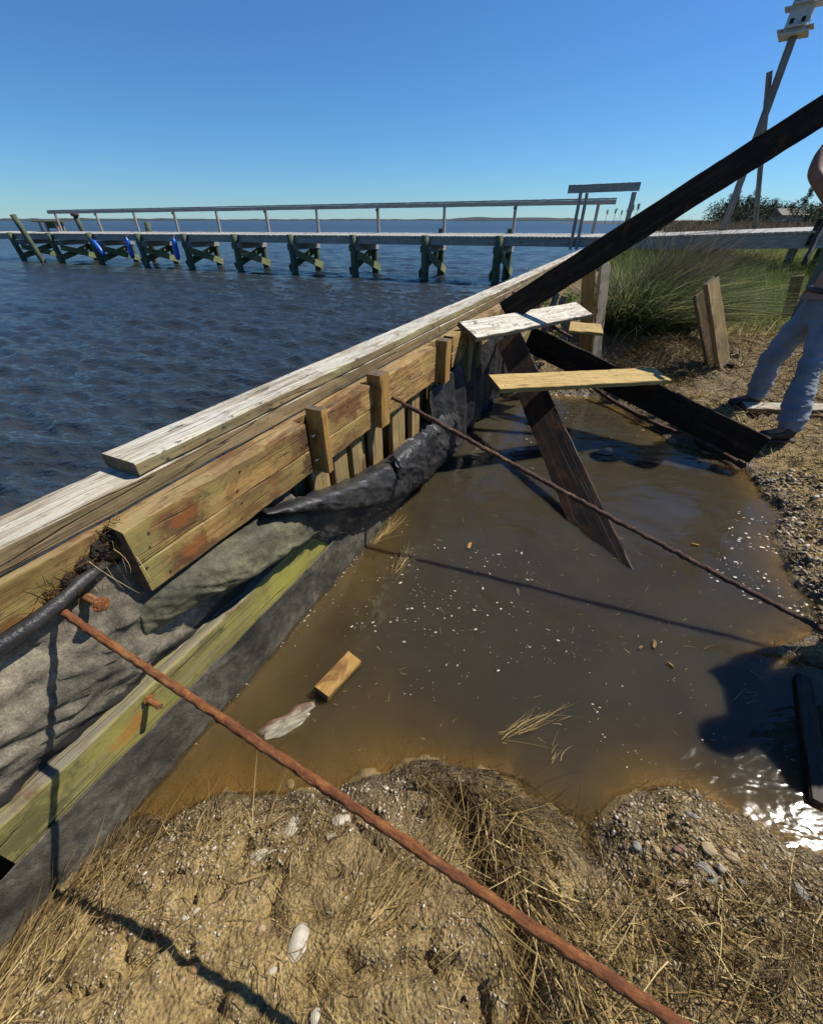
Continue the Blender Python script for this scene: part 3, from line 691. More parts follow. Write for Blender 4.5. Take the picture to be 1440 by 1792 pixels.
# nail heads: small dark discs a millimetre proud of the face
m_nh = plain('rusty_nail_head', (.03, .018, .012), (.10, .05, .025), 40, .8, .3)
bm = bmesh.new(); bmesh.ops.create_cone(bm, cap_ends=True, segments=10, radius1=.0045, radius2=.004, depth=.003); nh_me = bpy.data.meshes.new('nail_head'); bm.to_mesh(nh_me); bm.free()
def nails(o, T, n, yr):
    L_ = max(v_.co.x for v_ in o.data.vertices)
    for k_ in range(n):
        x_ = L_*(-.9+1.8*(k_ // 2)/max(1, (n-1)//2))+RS.randn()*.02; y_ = (yr if k_ % 2 else -yr)+RS.randn()*.006
        obj('nail_head', nh_me, m_nh, o, WM[o.name] @ Matrix.Translation((x_, y_, T/2+.001)))
for o in [q_ for q_ in wall.children if q_.name.startswith('waler_board')][:6]: nails(o, .076, 6, .03)
for o in COL.objects:
    if o.name in ('white_plank', 'yellow_plank', 'steep_plank'): nails(o, .038 if o.name != 'steep_plank' else .04, 6, .06)
# pale sandbag lying in the shallows
bm = bmesh.new(); bmesh.ops.create_icosphere(bm, subdivisions=5, radius=1)
for v_ in bm.verts:
    q = v_.co.copy(); q.x = abs(q.x)**.8*math.copysign(1, q.x); f_ = float(fbm(np.array([q.x*1.4+q.y]), np.array([q.y*1.6+q.z]), 1.5, 2, 8)[0])
    v_.co = Vector((q.x*.140*(1+.15*f_), q.y*.062*(1+.25*f_)*(1-.25*max(0, q.x)), q.z*.030*(1+.5*f_)))
me = bpy.data.meshes.new('sandbag'); bm.to_mesh(me); bm.free(); me.polygons.foreach_set('use_smooth', [True]*len(me.polygons))
m, nt, b = newmat('pale_burlap'); N = NB(nt)
oc = N.coord('Object', (1, 1, 1), False)
c = N.ramp(N.noise(N.coord('Object', (14, 60, 60), False), 1, 6, .7, 1.0), [(.30, (.07, .055, .035)), (.5, (.27, .24, .16)), (.7, (.44, .42, .31))])
sx = N.n('ShaderNodeSeparateXYZ'); nt.links.new(oc, sx.inputs[0])
c = N.mix(N.ramp(N.math('ADD', N.math('MULTIPLY', sx.outputs['Y'], 9.), N.noise(oc, 26, 5, .7)), [(.50, 0.), (.80, .85)]), c, (.12, .040, .020))
nt.links.new(c, b.inputs['Base Color']); b.inputs['Roughness'].default_value = .9
nt.links.new(N.bump(N.noise(N.coord('Object', (18, 80, 80), False), 1, 4, .7), .8, .006), b.inputs['Normal'])
P0, P1 = at_z(445, 1300, POOL), at_z(560, 1228, POOL); c_ = (P0+P1)/2; c_.z = POOL-.018
tag(obj('sandbag', me, m, None, frame(c_, P1-P0, UP)), 'pale stained sandbag half sunk in the shallows next to the rusty rod', 'sandbag')
# ------------------------------------------------------------------ pier
PA = Vector((3.06, 17.4, 0)); PD = Vector((-.9207, .3902, 0)).normalized(); PN = Vector((PD.y, -PD.x, 0)).normalized()
if PN.y < 0: PN = -PN
WIDTH = 1.55
def deck_z(q): return 1.445 - .0048*q
def q_at(u, v, off=0.0):
    """distance along the pier where a photo column meets its edge line"""
    d = ray(u, v); k_ = d.x/d.y; O = PA+PN*off
    return (k_*O.y - O.x)/(PD.x - k_*PD.y)
def PP(q, off, z): p_ = PA+PD*q+PN*off; p_.z = z; return p_
def rolled(n_, r): return (n_+Vector((0, 0, r))).normalized()
pier = thing('pier', PP(8, .7, 0), 'long grey wooden pier with a handrail on green braced piles crossing the water', 'pier')
QE = 31.5; Q0 = -3.95
dm = board_mesh(WIDTH+.12, .128, .036, seg=2, ch=.004); q = Q0; i_ = 0
while q < QE:
    off_ = RS.randn()*.012
    C_ = PP(q, WIDTH/2+off_, deck_z(q)-.018+RS.randn()*.002)
    C_.z += .028; obj('deck_board', dm, M['deckwhite'], pier, frame(C_, rolled(PN, .035), UP)); q += .1455
for off_, z_ in ((.02, -.164), (WIDTH-.02, -.164), (WIDTH/2, -.164)):
    for a_, b_ in ((Q0, 3), (3.005, 9), (9.005, 15), (15.005, 21), (21.005, QE)):
        board('side_beam', PP(a_, off_, deck_z(a_)+z_), PP(b_, off_, deck_z(b_)+z_), .25, .045, PN*-1, M['pier'], pier)
near_u = [(867, 495), (745, 490), (625, 485), (520, 477), (425, 472), (340, 468), (262, 465), (190, 462), (120, 459), (52, 455)]
for i_, (u, v) in enumerate(near_u):
    q = q_at(u, v); zt = deck_z(q)
    nA = PP(q, -.13, -1.6); nB = PP(q, -.13, zt+.02); fA = PP(q, WIDTH+.13, -1.6); fB = PP(q, WIDTH+.13, zt+(.2 if i_ < 2 else .02))
    if i_ > 6: nB = nB + PD*.5
    local_tube('pile', subdiv_line(nA, nB, 8, .006), [.165-.004*k for k in range(9)], M['pile'], pier, n=14, jit=.02)
    local_tube('pile', subdiv_line(fA, fB, 8, .006), [.16-.004*k for k in range(9)], M['pile'], pier, n=14, jit=.02)
    for sd_ in (-1, 1):
        board('pile_cap', PP(q+sd_*.14, -.22, zt-.42), PP(q+sd_*.14, WIDTH+.24, zt-.42), .22, .05, PD, M['pier'], pier)
    board('cross_brace', PP(q-.20, -.20, zt-.62), PP(q-.20, WIDTH+.20, .18), .27, .05, PD, M['brace'], pier)
    board('cross_brace', PP(q+.20, -.20, .18), PP(q+.20, WIDTH+.20, zt-.62), .27, .05, PD, M['brace'], pier)
RZ = 1.02
posts = [(108, 405), (178, 405), (243, 405), (312, 405), (385, 405), (470, 405), (557, 405), (662, 405), (776, 405), (897, 405), (1037, 405)]
pq = []
for i_, (u, v) in enumerate(posts):
    q = q_at(u, v, WIDTH); pq.append(q); z0 = deck_z(q)
    board('rail_post', PP(q, WIDTH+.03, z0-.25), PP(q, WIDTH+.03, z0+RZ-.01), .10, .09, PN, M['pier'], pier, seg=3)
    if i_ % 2 == 1: board('rail_block', PP(q-.06, WIDTH-.045, z0+RZ-.2), PP(q+.06, WIDTH-.045, z0+RZ-.2), .07, .05, PN, M['pile'], pier, seg=2)
qa, qb = pq[0]+.5, pq[-1]-.55
for a_, b_ in ((qb, pq[8]), (pq[8]+.006, pq[6]), (pq[6]+.006, pq[4]), (pq[4]+.006, pq[2]), (pq[2]+.006, qa)):
    board('handrail', PP(a_, WIDTH+.03, deck_z(a_)+RZ+.02), PP(b_, WIDTH+.03, deck_z(b_)+RZ+.02), .14, .04, UP, M['pier'], pier)
    board('rail_board', PP(a_, WIDTH-.046, deck_z(a_)+RZ-.075), PP(b_, WIDTH-.046, deck_z(b_)+RZ-.075), .13, .036, PN, M['pier'], pier)
# blue fenders hung from the piles
m_blue = plain('blue_fender_plastic', (.008, .085, .42), (.012, .12, .52), 6, .35, .05)
def fender(u, v, lean, label):
    q = q_at(u, v); r = .115; L = .84
    C_ = PP(q, -.42, deck_z(q)-.60); ax = (UP+PD*lean).normalized()
    prof = [(-.5, .03), (-.48, .075), (-.42, .1), (-.34, .115), (0, .118), (.34, .115), (.42, .1), (.48, .07), (.53, .035), (.58, .03)]
    o = local_tube('fender', [C_+ax*(L*a) for a, _ in prof], [x for _, x in prof], m_blue, n=16)
    tag(o, label, 'boat fender', 'blue fenders hung on the pier')
    local_tube('rope', [C_+ax*L*.57, PP(q, -.27, deck_z(q)-.05)], .012, M['pole'], o, n=6)
fender(186, 432, .75, 'blue boat fender swung aslant, leftmost of the three on the pier')
fender(241, 436, 0, 'blue boat fender hanging straight between the other two')
fender(321, 438, -.08, 'blue boat fender hanging straight, rightmost of the three')
# landing at the far end
land_ = thing('landing', PP(33, 1, 0), 'low bleached landing stage at the outer end of the pier', 'landing stage')
za = 1.12
for k_ in range(26):
    q = 30.2+k_*.26; obj('deck_board', dm, M['deckwhite'], land_, frame(PP(q, -.5, za), PN, UP))
board('side_beam', PP(30, -1.25, za-.17), PP(37, -1.25, za-.17), .26, .05, PN*-1, M['yellow'], land_)
board('low_beam', PP(29.5, -1.3, .62), PP(37, -1.3, .55), .24, .05, PN*-1, M['brace'], land_)
for q in (30.3, 33.2, 36.2):
    local_tube('pile', subdiv_line(PP(q-.5, -1.35, -1.5), PP(q+.2, -1.35, 1.0), 5, .005), .12, M['pile'], land_, n=12)
# free-standing pilings
def piling(u0, v0, u1, v1, y, r, label, cap=False):
    B = at_y(u1, v1, y); A = at_y(u0, v0, y); A = A+(A-B)*((A.z+1.2)/max(.2, (B.z-A.z)))
    o = tag(local_tube('piling', subdiv_line(A, B, 6, .006), r, M['pile'], n=12, jit=.02), label, 'piling', 'mooring pilings by the pier')
    if cap: local_tube('piling_cap', [B, B+Vector((0, 0, .12)), B+Vector((0, 0, .2))], [r*1.6, r*1.7, r*1.3], M['rustdark'], o, n=12, jit=.06)
piling(42, 406, 22, 375, 26.5, .14, 'green mooring piling leaning left at the outer end of the pier')
piling(146, 407, 132, 378, 29.5, .13, 'green mooring piling with a brown lumpy cap behind the railing', True)
piling(261, 408, 257, 388, 26.5, .14, 'plain short green piling behind the pier by the blue fenders')
# fish table on the landing
ft = thing('fish_table', at_y(84, 404, 29.5), 'small weathered cleaning table standing on the outer end of the pier', 'table')
T0 = at_y(64, 387, 29.5); T1 = at_y(108, 387, 29.5)
board('table_top', T0, T1, .8, .06, UP, M['stringer'], ft)
board('side_panel', T0.lerp(T1, .3)+Vector((0, .1, -.18)), T0.lerp(T1, .85)+Vector((0, .1, -.18)), .3, .04, Vector((0, -1, 0)), M['pile'], ft)
for f_, dy in ((.2, .25), (.85, .25), (.2, -.25), (.85, -.25)):
    p_ = T0.lerp(T1, f_)+Vector((0, dy, 0)); board('leg', p_+Vector((0, 0, -.85)), p_, .1, .09, Vector((0, -1, 0)), M['white'], ft, seg=2)
# gate-like hand frame where the pier meets the wall
qg0, qg1 = q_at(995, 330), q_at(1119, 330)
gf = thing('railing_frame', PP((qg0+qg1)/2, -.1, deck_z(0)), 'grey open timber frame with a level top rail where pier and seawall meet', 'railing')
zt = EYE + (ray(1000, 331).z/ray(1000, 331).y)*PP(qg0, 0, 0).y
board('top_rail', PP(qg0, -.12, zt), PP(qg1, -.12, zt+.03), .21, .045, PN*-1, M['pier'], gf)
for u in (1016, 1027):
    q = q_at(u, 340); board('rail_post', PP(q, -.10 if u == 1016 else -.02, deck_z(q)-.36), PP(q, -.09 if u == 1016 else -.02, zt-.1), .10, .05, PN*-1, M['pier'], gf)
q = q_at(1109, 340); board('rail_post', PP(q, -.07, deck_z(q)-.36), PP(q, -.07, zt-.1), .14, .06, PN*-1, M['pier'], gf)

# ------------------------------------------------------------------ boardwalk on the land side
BA = PP(Q0, 0, 0); BB = at_y(1432, 402, 11.2); BB.z = 0; BDv = (BB-BA).normalized(); BN = Vector((BDv.y, -BDv.x, 0));  BN = BN if BN.y > 0 else -BN
LB = (BB-BA).length; z0, z1 = deck_z(Q0), EYE-.185
bw = thing('boardwalk', BA+Vector((0, 0, .6)), 'bleached boardwalk carrying on from the pier over the marsh grass to the right', 'boardwalk')
def BP(q, off, dz): p_ = BA+BDv*q+BN*off; p_.z = z0+(z1-z0)*q/LB+dz; return p_
q = .1
while q < LB+2.2:
    obj('deck_board', dm, M['deckwhite'], bw, frame(BP(q, WIDTH/2+RS.randn()*.01, -.018+.045), rolled(BN, .06), UP)); q += .1455
for off_ in (.02, WIDTH-.02):
    board('side_beam', BP(0, off_, -.19), BP(LB+2.2, off_, -.19), .30, .045, BN*-1, M['pier'], bw)
for q in (.4, 2.6, 4.9, 7.2):
    for off_ in (.1, WIDTH-.1):
        p_ = BP(q, off_, -.34); board('support_post', Vector((p_.x, p_.y, .1)), p_, .14, .13, BN, M['pile'], bw, seg=2)
q = LB-.05; board('rail_post', BP(q, -.02, -.3), BP(q+.02, -.02, .22), .11, .09, BN*-1, M['dark'], bw, seg=2)

# ------------------------------------------------------------------ birdhouse on its pole
pb = at_y(1265, 402, 14.5); top_h = EYE+3.56
bird = thing('birdhouse', (pb.x, 14.5, .6), 'tall white multi-hole birdhouse on a grey pole with a slanting prop', 'birdhouse')
board('pole', Vector((pb.x, 14.5, .3)), Vector((pb.x, 14.5, top_h)), .15, .14, Vector((-.35, -1, 0)), M['pole'], bird, ch=.01)
q0 = at_y(1340, 402, 14.72); q1 = at_y(1347, 124, 14.66)
board('prop', Vector((q0.x, q0.y, q0.z-.9)), q1, .105, .09, Vector((-.1, -1, 0)), M['pole'], bird, ch=.01)
m_bird = plain('flaking_white_paint', (.34, .34, .33), (.56, .56, .53), 9, .8, .3)
HB = 1.5; HW = .42
Bc = Vector((pb.x, 14.5, top_h)); fx = Vector((-.62, -.78, 0)).normalized(); fy = Vector((-fx.y, fx.x, 0))
R3 = Matrix(((fx.x, fy.x, 0, Bc.x), (fx.y, fy.y, 0, Bc.y), (0, 0, 1, Bc.z), (0, 0, 0, 1)))
def bbox(name, sx, sy, sz, loc, mat, parent, rot=None):
    me = board_mesh(sx, sy, sz, seg=1, ch=.004, jit=.0006)
    return obj(name, me, mat, parent, R3 @ Matrix.Translation(loc) @ (rot or Matrix.Identity(4)))
body = bbox('house_body', HW, HW, HB, (0, 0, HB/2+.05), m_bird, bird)
bbox('base_board', HW+.16, HW+.16, .03, (0, 0, .015), m_bird, bird)
m_hole = plain('dark_hole', (.006, .006, .006), (.012, .011, .01), 9, .9, 0)
for lv in range(4):
    zc = .22+lv*.36
    for sgn, axn in ((1, 'x'), (-1, 'y'), (1, 'y'), (-1, 'x')):
        for c_ in (-.11, .11):
            loc = (sgn*(HW/2+.002), c_, zc) if axn == 'x' else (c_, sgn*(HW/2+.002), zc)
            bbox('entrance_hole', .008 if axn == 'x' else .075, .075 if axn == 'x' else .008, .085, loc, m_hole, bird)
        loc = (sgn*(HW/2+.07), 0, zc-.11) if axn == 'x' else (0, sgn*(HW/2+.07), zc-.11)
        bbox('perch', .14 if axn == 'x' else HW*.95, HW*.95 if axn == 'x' else .14, .022, loc, m_bird, bird)
bbox('roof_board', HW+.3, HW+.3, .04, (0, 0, HB+.07), m_bird, bird)

# ------------------------------------------------------------------ far shore
m_hill = plain('far_shore_green', (.045, .06, .065), (.07, .085, .085), .02, 1, 0)
def far_strip(u0, u1, y, h, name, label):
    xs = np.linspace(at_y(u0, 385, y).x, at_y(u1, 385, y).x, 60); V = []; F = []
    for i, x in enumerate(xs):
        e = min(1, min(i, 59-i)/8); hh = h*e*(.7+.5*float(vnoise(np.array([x*.02]), np.array([1.]), 3)[0]))
        V += [(x, y, -1), (x, y+10, hh), (x, y+120, -1)]
    for i in range(59):
        for j in range(2): a = i*3+j; F.append((a, a+3, a+4, a+1))
    tag(obj(name, mesh_np(name, V, np.array(F)), m_hill), label, kind='structure')
far_strip(770, 1030, 1500, 9.5, 'far_shore', 'dark strip of wooded shore on the horizon')
far_strip(-60, 420, 2600, 11, 'far_shore', 'faint strip of shore on the left horizon')
far_strip(330, 860, 3200, 9, 'far_shore', 'faint thin strip of shore on the middle horizon')
far_strip(1010, 1130, 330, 1.4, 'far_point', 'low marsh point at the horizon')

# ------------------------------------------------------------------ vegetation helpers
def tris_blades(base, direc, length, width, bend, segs=3, tint=None, curl=None):
    """many tapering blades; base (n,3), direc (n,3) start direction, bend (n,3) added towards the tip"""
    n = len(base); base = np.asarray(base); direc = np.asarray(direc); direc = direc/np.linalg.norm(direc, axis=1, keepdims=True)
    side = np.cross(direc, RS.randn(n, 3)); side /= np.linalg.norm(side, axis=1, keepdims=True)+1e-9
    V = np.zeros((n, 2*segs+1, 3)); L = np.asarray(length)[:, None]; W_ = np.asarray(width)[:, None]
    for k in range(segs+1):
        f = k/segs; P = base + direc*L*f + bend*L*f*f
        if k < segs:
            V[:, 2*k] = P - side*W_*(1-f*.7)/2; V[:, 2*k+1] = P + side*W_*(1-f*.7)/2
        else: V[:, 2*segs] = P
    o = (np.arange(n)*(2*segs+1))[:, None, None]
    tri = []
    for k in range(segs-1): tri += [(2*k, 2*k+1, 2*k+3), (2*k, 2*k+3, 2*k+2)]
    tri.append((2*segs-2, 2*segs-1, 2*segs))
    F = (np.array(tri)[None]+o).reshape(-1, 3)
    t = RS.rand(n) if tint is None else tint
    return V.reshape(-1, 3), F, np.repeat(t, 2*segs+1)
def blades_obj(name, parts, mat, parent=None):
    Vs, Fs, Ts = [], [], []; o = 0
    for V, F, t in parts: Vs.append(V); Fs.append(F+o); Ts.append(t); o += len(V)
    return obj(name, mesh_np(name, np.vstack(Vs), np.vstack(Fs), np.concatenate(Ts)), mat, parent)
M['straw'] = tinted('dry_straw', [(0, (.035, .021, .009)), (.3, (.13, .08, .028)), (.65, (.36, .25, .09)), (1, (.66, .51, .24))], .7, .15)
M['grassgreen'] = tinted('marsh_grass_green', [(0, (.09, .12, .03)), (.5, (.20, .25, .06)), (.8, (.33, .34, .11)), (1, (.50, .42, .19))], .6, .42)
M['clump'] = tinted('clump_grass', [(0, (.030, .048, .020)), (.45, (.095, .128, .046)), (.8, (.22, .235, .085)), (1, (.50, .43, .22))], .55, .42)
M['brush'] = tinted('brown_brush', [(0, (.05, .04, .03)), (.5, (.13, .105, .065)), (1, (.26, .21, .13))], .8, .2)
M['leaf'] = tinted('pine_leaves', [(0, (.014, .026, .012)), (.6, (.035, .055, .022)), (1, (.07, .09, .035))], .6, .2)
M['leaf2'] = tinted('bright_leaves', [(0, (.06, .11, .02)), (1, (.19, .27, .06))], .5, .35)
M['bark'] = plain('pine_bark', (.03, .022, .017), (.09, .07, .055), 4, .9, .5)
def clumps(cs, n, r, size, tint0=0.0, flat=.75):
    """leaf-sized triangles spread through ellipsoidal puffs"""
    Vs = []; T = []
    for c, rad in zip(cs, r):
        d = RS.randn(n, 3); d /= np.linalg.norm(d, axis=1, keepdims=True); rr_ = rad*RS.rand(n, 1)**.45
        P = np.asarray(c)+d*rr_*np.array([1, 1, flat])
        a = RS.randn(n, 3); a /= np.linalg.norm(a, axis=1, keepdims=True); b_ = np.cross(a, RS.randn(n, 3)); b_ /= np.linalg.norm(b_, axis=1, keepdims=True)
        s_ = size*(.6+.8*RS.rand(n, 1))
        Vs.append(np.stack([P-a*s_, P+a*s_, P+b_*s_*.9], 1)); T.append(np.repeat(np.clip(tint0+RS.rand(n)*.7+.25*RS.rand(), 0, 1), 3))
    V = np.concatenate(Vs).reshape(-1, 3); return V, np.arange(len(V)).reshape(-1, 3), np.concatenate(T)
def pine(x, y, z, h, spread, lean, label, puffs=9, low=.5, group=None):
    t = thing('pine_tree', (x, y, z), label, 'tree', group)
    b0 = Vector((x, y, z-.3)); b1 = Vector((x+lean*h, y, z+h*.93))
    tp = [b0.lerp(b1, i/6)+Vector((math.sin(i*1.7)*.02*h, 0, 0)) for i in range(7)]
    local_tube('trunk', tp, [h*.022*(1-.1*i) for i in range(7)], M['bark'], t, n=7)
    cs = []; rs = []
    for k in range(puffs):
        f = low+(1-low)*(k+.5)/puffs; p_ = b0.lerp(b1, f); an = RS.rand()*6.28; rad = spread*h*(1.15-f)*(.4+.8*RS.rand())
        c_ = p_+Vector((math.cos(an)*rad, math.sin(an)*rad*.6, .03*h)); cs.append(c_); rs.append(h*.085*(.7+.7*RS.rand()))
        local_tube('limb', [p_, p_.lerp(c_, .6), c_], [h*.008, h*.006, h*.003], M['bark'], t, n=5)
    V, F, T = clumps([tuple(c) for c in cs], 260, rs, h*.012)
    obj('crown', mesh_np('crown', V, F, T), M['leaf'], t)
def at_far(u, v, y): return at_y(u, v, y)
trees = [(1296, 331, 74, .20, .0, 'dense pine, its crown just left of the birdhouse prop', 14, .15), (1330, 325, 78, .17, .02, 'tall pine with open crown next to the birdhouse prop', 9, .45),
         (1283, 338, 70, .22, -.03, 'bushy pine close to the birdhouse pole', 12, .2), (1359, 346, 82, .25, 0, 'low round pine right of the birdhouse prop', 12, .15),
         (1423, 326, 72, .16, .22, 'lone thin pine leaning right with a tufted top', 7, .6), (1312, 340, 76, .26, 0, 'broad dark pine between pole and prop of the birdhouse', 14, .1),
         (1390, 354, 95, .3, 0, 'low dark pine behind the lone leaning one', 12, .1), (1445, 352, 90, .3, 0, 'dark pine at the right edge beyond the boardwalk', 12, .1)]
for u, v, y, spd, ln, lab, pf, lo in trees:
    T_ = at_y(u, v, y); zb = g1(T_.x, T_.y); h = T_.z-zb
    pine(T_.x-ln*h, y, zb, h*1.02, spd, ln, lab, pf, lo)
for u, v, y in ((1063, 368, 320), (1078, 366, 330), (1088, 369, 325), (1100, 362, 300), (1108, 359, 300), (1117, 357, 295)):
    T_ = at_y(u, v, y); pine(T_.x, y, .2, T_.z+.5, .14, .03, {1063: 'tiny far pine, leftmost of the row on the marsh point', 1078: 'tiny far pine, second from the left on the marsh point', 1088: 'tiny far pine, third from the left on the marsh point', 1100: 'small far pine, third from the right on the marsh point', 1108: 'small far pine, second from the right on the marsh point', 1117: 'small far pine, rightmost of the row on the marsh point'}[u], 4, .7, 'far pines on the marsh point')
# treeline mass behind
cs = []; rs = []
for u in range(1268, 1700, 7):
    y = 112+RS.rand()*30; T_ = at_y(u, (352 if u < 1345 else 355)+RS.randn()*5, y); cs.append((T_.x, y, T_.z*.5)); rs.append(T_.z*.62)
V, F, T = clumps(cs, 1100, rs, .20, flat=.9)
tag(obj('treeline', mesh_np('treeline', V, F, T*.8), M['leaf']), 'dark mass of woods far behind the marsh', kind='stuff')
# white house glimpse among the trees
hs = at_y(1378, 375, 121); zg = g1(hs.x, 121)
hb = thing('house', (hs.x, 121, zg), 'small white house half hidden among the far trees', 'house')
me = board_mesh(5, 5, 2.0, seg=1, ch=.02); obj('wall', me, m_bird, hb, Matrix.Translation((hs.x, 121, zg+1.0)))
bm = bmesh.new(); vs = [bm.verts.new(c) for c in ((-3.3, -2.9, 0), (3.3, -2.9, 0), (3.3, 2.9, 0), (-3.3, 2.9, 0), (-3.3, 0, 1.3), (3.3, 0, 1.3))]
for f in ((0, 1, 5, 4), (2, 3, 4, 5), (1, 2, 5), (3, 0, 4), (3, 2, 1, 0)): bm.faces.new([vs[i] for i in f])
me = bpy.data.meshes.new('roof'); bm.to_mesh(me); bm.free(); obj('roof', me, M['pole'], hb, Matrix.Translation((hs.x, 121, zg+2.0)))
# ------------------------------------------------------------------ grasses
def scatter_xy(n, x0, x1, y0, y1): return RS.uniform(x0, x1, n), RS.uniform(y0, y1, n)
def keep_land(x, y, mind=.02):
    p = -(x*WN.x+y*WN.y); return (pool_sd(x, y) > mind) & (p < 1.1)
def grass(n, x, y, L, W, lean, mat_t, segs=3, bendz=-.35):
    z = G(x, y)-.01; n = len(x)
    d = np.stack([RS.randn(n)*lean+.10, RS.randn(n)*lean, np.ones(n)], 1)
    bd = np.stack([RS.randn(n)*.35+.18, RS.randn(n)*.35, np.full(n, bendz)*RS.rand(n)], 1)
    return tris_blades(np.stack([x, y, z], 1), d, L*(.55+.7*RS.rand(n)), np.full(n, W)*(.7+.6*RS.rand(n)), bd, segs, mat_t)
# green marsh grass field before and under the boardwalk
x, y = scatter_xy(80000, 2.2, 17, 5.6, 19)
k = keep_land(x, y, .3) & (x < y*.98+1.2) & (x > .40*y+.2); dens = vnoise(x*.8, y*.8, 5)
k &= (dens > .18) & (RS.rand(len(x)) < np.clip((y-5.4)/2.2, .0, 1)); x, y = x[k], y[k]
t = np.clip(.15+.5*RS.rand(len(x))+.7*(vnoise(x*.7, y*.7, 9)-.5)+np.clip((7.4-y)/2.5, 0, .6), 0, 1)
tag(blades_obj('marsh_grass', [grass(0, x, y, .50, .014, .22, t)], M['grassgreen']), 'green marsh grass covering the ground under and before the boardwalk', kind='stuff')
# brown brush beyond the boardwalk
x, y = scatter_xy(16000, 5, 62, 15, 62); k = (x < y*1.05+1) & (x > .46*y+2.2); x, y = x[k], y[k]
t = np.clip(RS.rand(len(x))*.7+.5*(vnoise(x*.3, y*.3, 8)-.2), 0, 1); L = .75+.5*vnoise(x*.25, y*.25, 4)
x2, y2 = scatter_xy(14000, 25, 260, 55, 230); k = (x2 < y2*1.1) & (x2 > .47*y2); x2, y2 = x2[k], y2[k]
tag(blades_obj('brush', [grass(0, x, y, L, .05, .3, t, 2, -.2), grass(0, x2, y2, 1.1, .35, .3, RS.rand(len(x2))*.8, 2, -.2)], M['brush']), 'brown dry brush and reeds beyond the boardwalk', kind='stuff')
# the big clump
cl = thing('grass_clump', CLUMP, 'large arching clump of dark green cordgrass beside the crossed planks', 'grass clump')
n = 5200; an = RS.rand(n)*6.28; r_ = np.sqrt(RS.rand(n))
x = CLUMP.x+.05+np.cos(an)*r_*.62; y = CLUMP.y+.25+np.sin(an)*r_*.42; z = G(x, y)-.03
out_ = np.stack([np.cos(an)*r_, np.sin(an)*r_], 1)
d = np.stack([out_[:, 0]*.45+.12+RS.randn(n)*.17, out_[:, 1]*.5+RS.randn(n)*.16, np.ones(n)], 1)
bd = np.stack([out_[:, 0]*.38+.20+RS.randn(n)*.24, out_[:, 1]*.4-.08+RS.randn(n)*.22, -.35-.25*RS.rand(n)], 1)
t = np.clip(RS.rand(n)**1.5+.15*(RS.rand(n) < .2), 0, 1)
blades_obj('green_blades', [tris_blades(np.stack([x, y, z], 1), d, 1.12*(.45+.75*RS.rand(n)), np.full(n, .0085), bd, 5, t)], M['clump'], cl)['kind'] = 'stuff'
n = 900; an = RS.rand(n)*6.28; r_ = RS.rand(n)
x = CLUMP.x+.15+np.cos(an)*r_*.5; y = CLUMP.y+.35+np.sin(an)*r_*.4; z = G(x, y)
d = np.stack([RS.randn(n)*.25+.25, RS.randn(n)*.2, np.ones(n)], 1); bd = np.stack([RS.randn(n)*.3+.25, RS.randn(n)*.25, -.15-.2*RS.rand(n)], 1)
blades_obj('dry_stalks', [tris_blades(np.stack([x, y, z], 1), d, 1.45*(.6+.6*RS.rand(n)), np.full(n, .006), bd, 5, .25+.6*RS.rand(n))], M['brush'], cl)['kind'] = 'stuff'
# bare grey shrub behind it, against the boardwalk
SB = at_y(1215, 470, 8.2); SB.z = g1(SB.x, SB.y)
sh = thing('bare_shrub', SB, 'leafless grey twiggy shrub between grass clump and boardwalk', 'shrub')
Vs = []
def twigs(P, D, L, r, dep):
    Q = P+D*L; Vs.append((P, (P+Q)/2+Vector(RS.randn(3))*L*.06, Q, r))
    if dep == 0: return
    for _ in range(3):
        twigs(P.lerp(Q, .45+.55*RS.rand()), (D+Vector(RS.randn(3))*.42+Vector((.08, 0, .12))).normalized(), L*(.55+.25*RS.rand()), r*.6, dep-1)
for _ in range(9): twigs(SB+Vector((RS.randn()*.25, RS.randn()*.2, -.05)), Vector((RS.randn()*.35+.15, RS.randn()*.3, 1)).normalized(), .52+.25*RS.rand(), .011, 4)
bb = np.array([v[0] for v in Vs]); dd = np.array([v[2]-v[0] for v in Vs]); LL = np.linalg.norm(dd, axis=1)
blades_obj('twigs', [tris_blades(bb, dd, LL, np.array([v[3]*1.5 for v in Vs]), RS.randn(len(bb), 3)*.1, 2, .3+.7*RS.rand(len(bb)))], M['brush'], sh)['kind'] = 'stuff'
# leafy green seedling below the beam
LP = at_y(992, 556, 5.6); LP.z = g1(LP.x, LP.y)
lf = thing('leafy_bush', LP, 'small bright green leafy bush under the long black beam', 'bush')
V, F, T = clumps([(LP.x+RS.randn()*.16, LP.y+RS.randn()*.12, EYE-.78+RS.randn()*.10-.1) for _ in range(12)], 45, [.10]*12, .028)
blades = obj('leaves', mesh_np('leaves', V, F, T), M['leaf2'], lf)
for _ in range(6):
    e = LP+Vector((RS.randn()*.14, RS.randn()*.1, 0)); e.z = EYE-.85; local_tube('stem', [LP-Vector((0, 0, .1)), e], [.008, .004], M['bark'], lf, n=5)
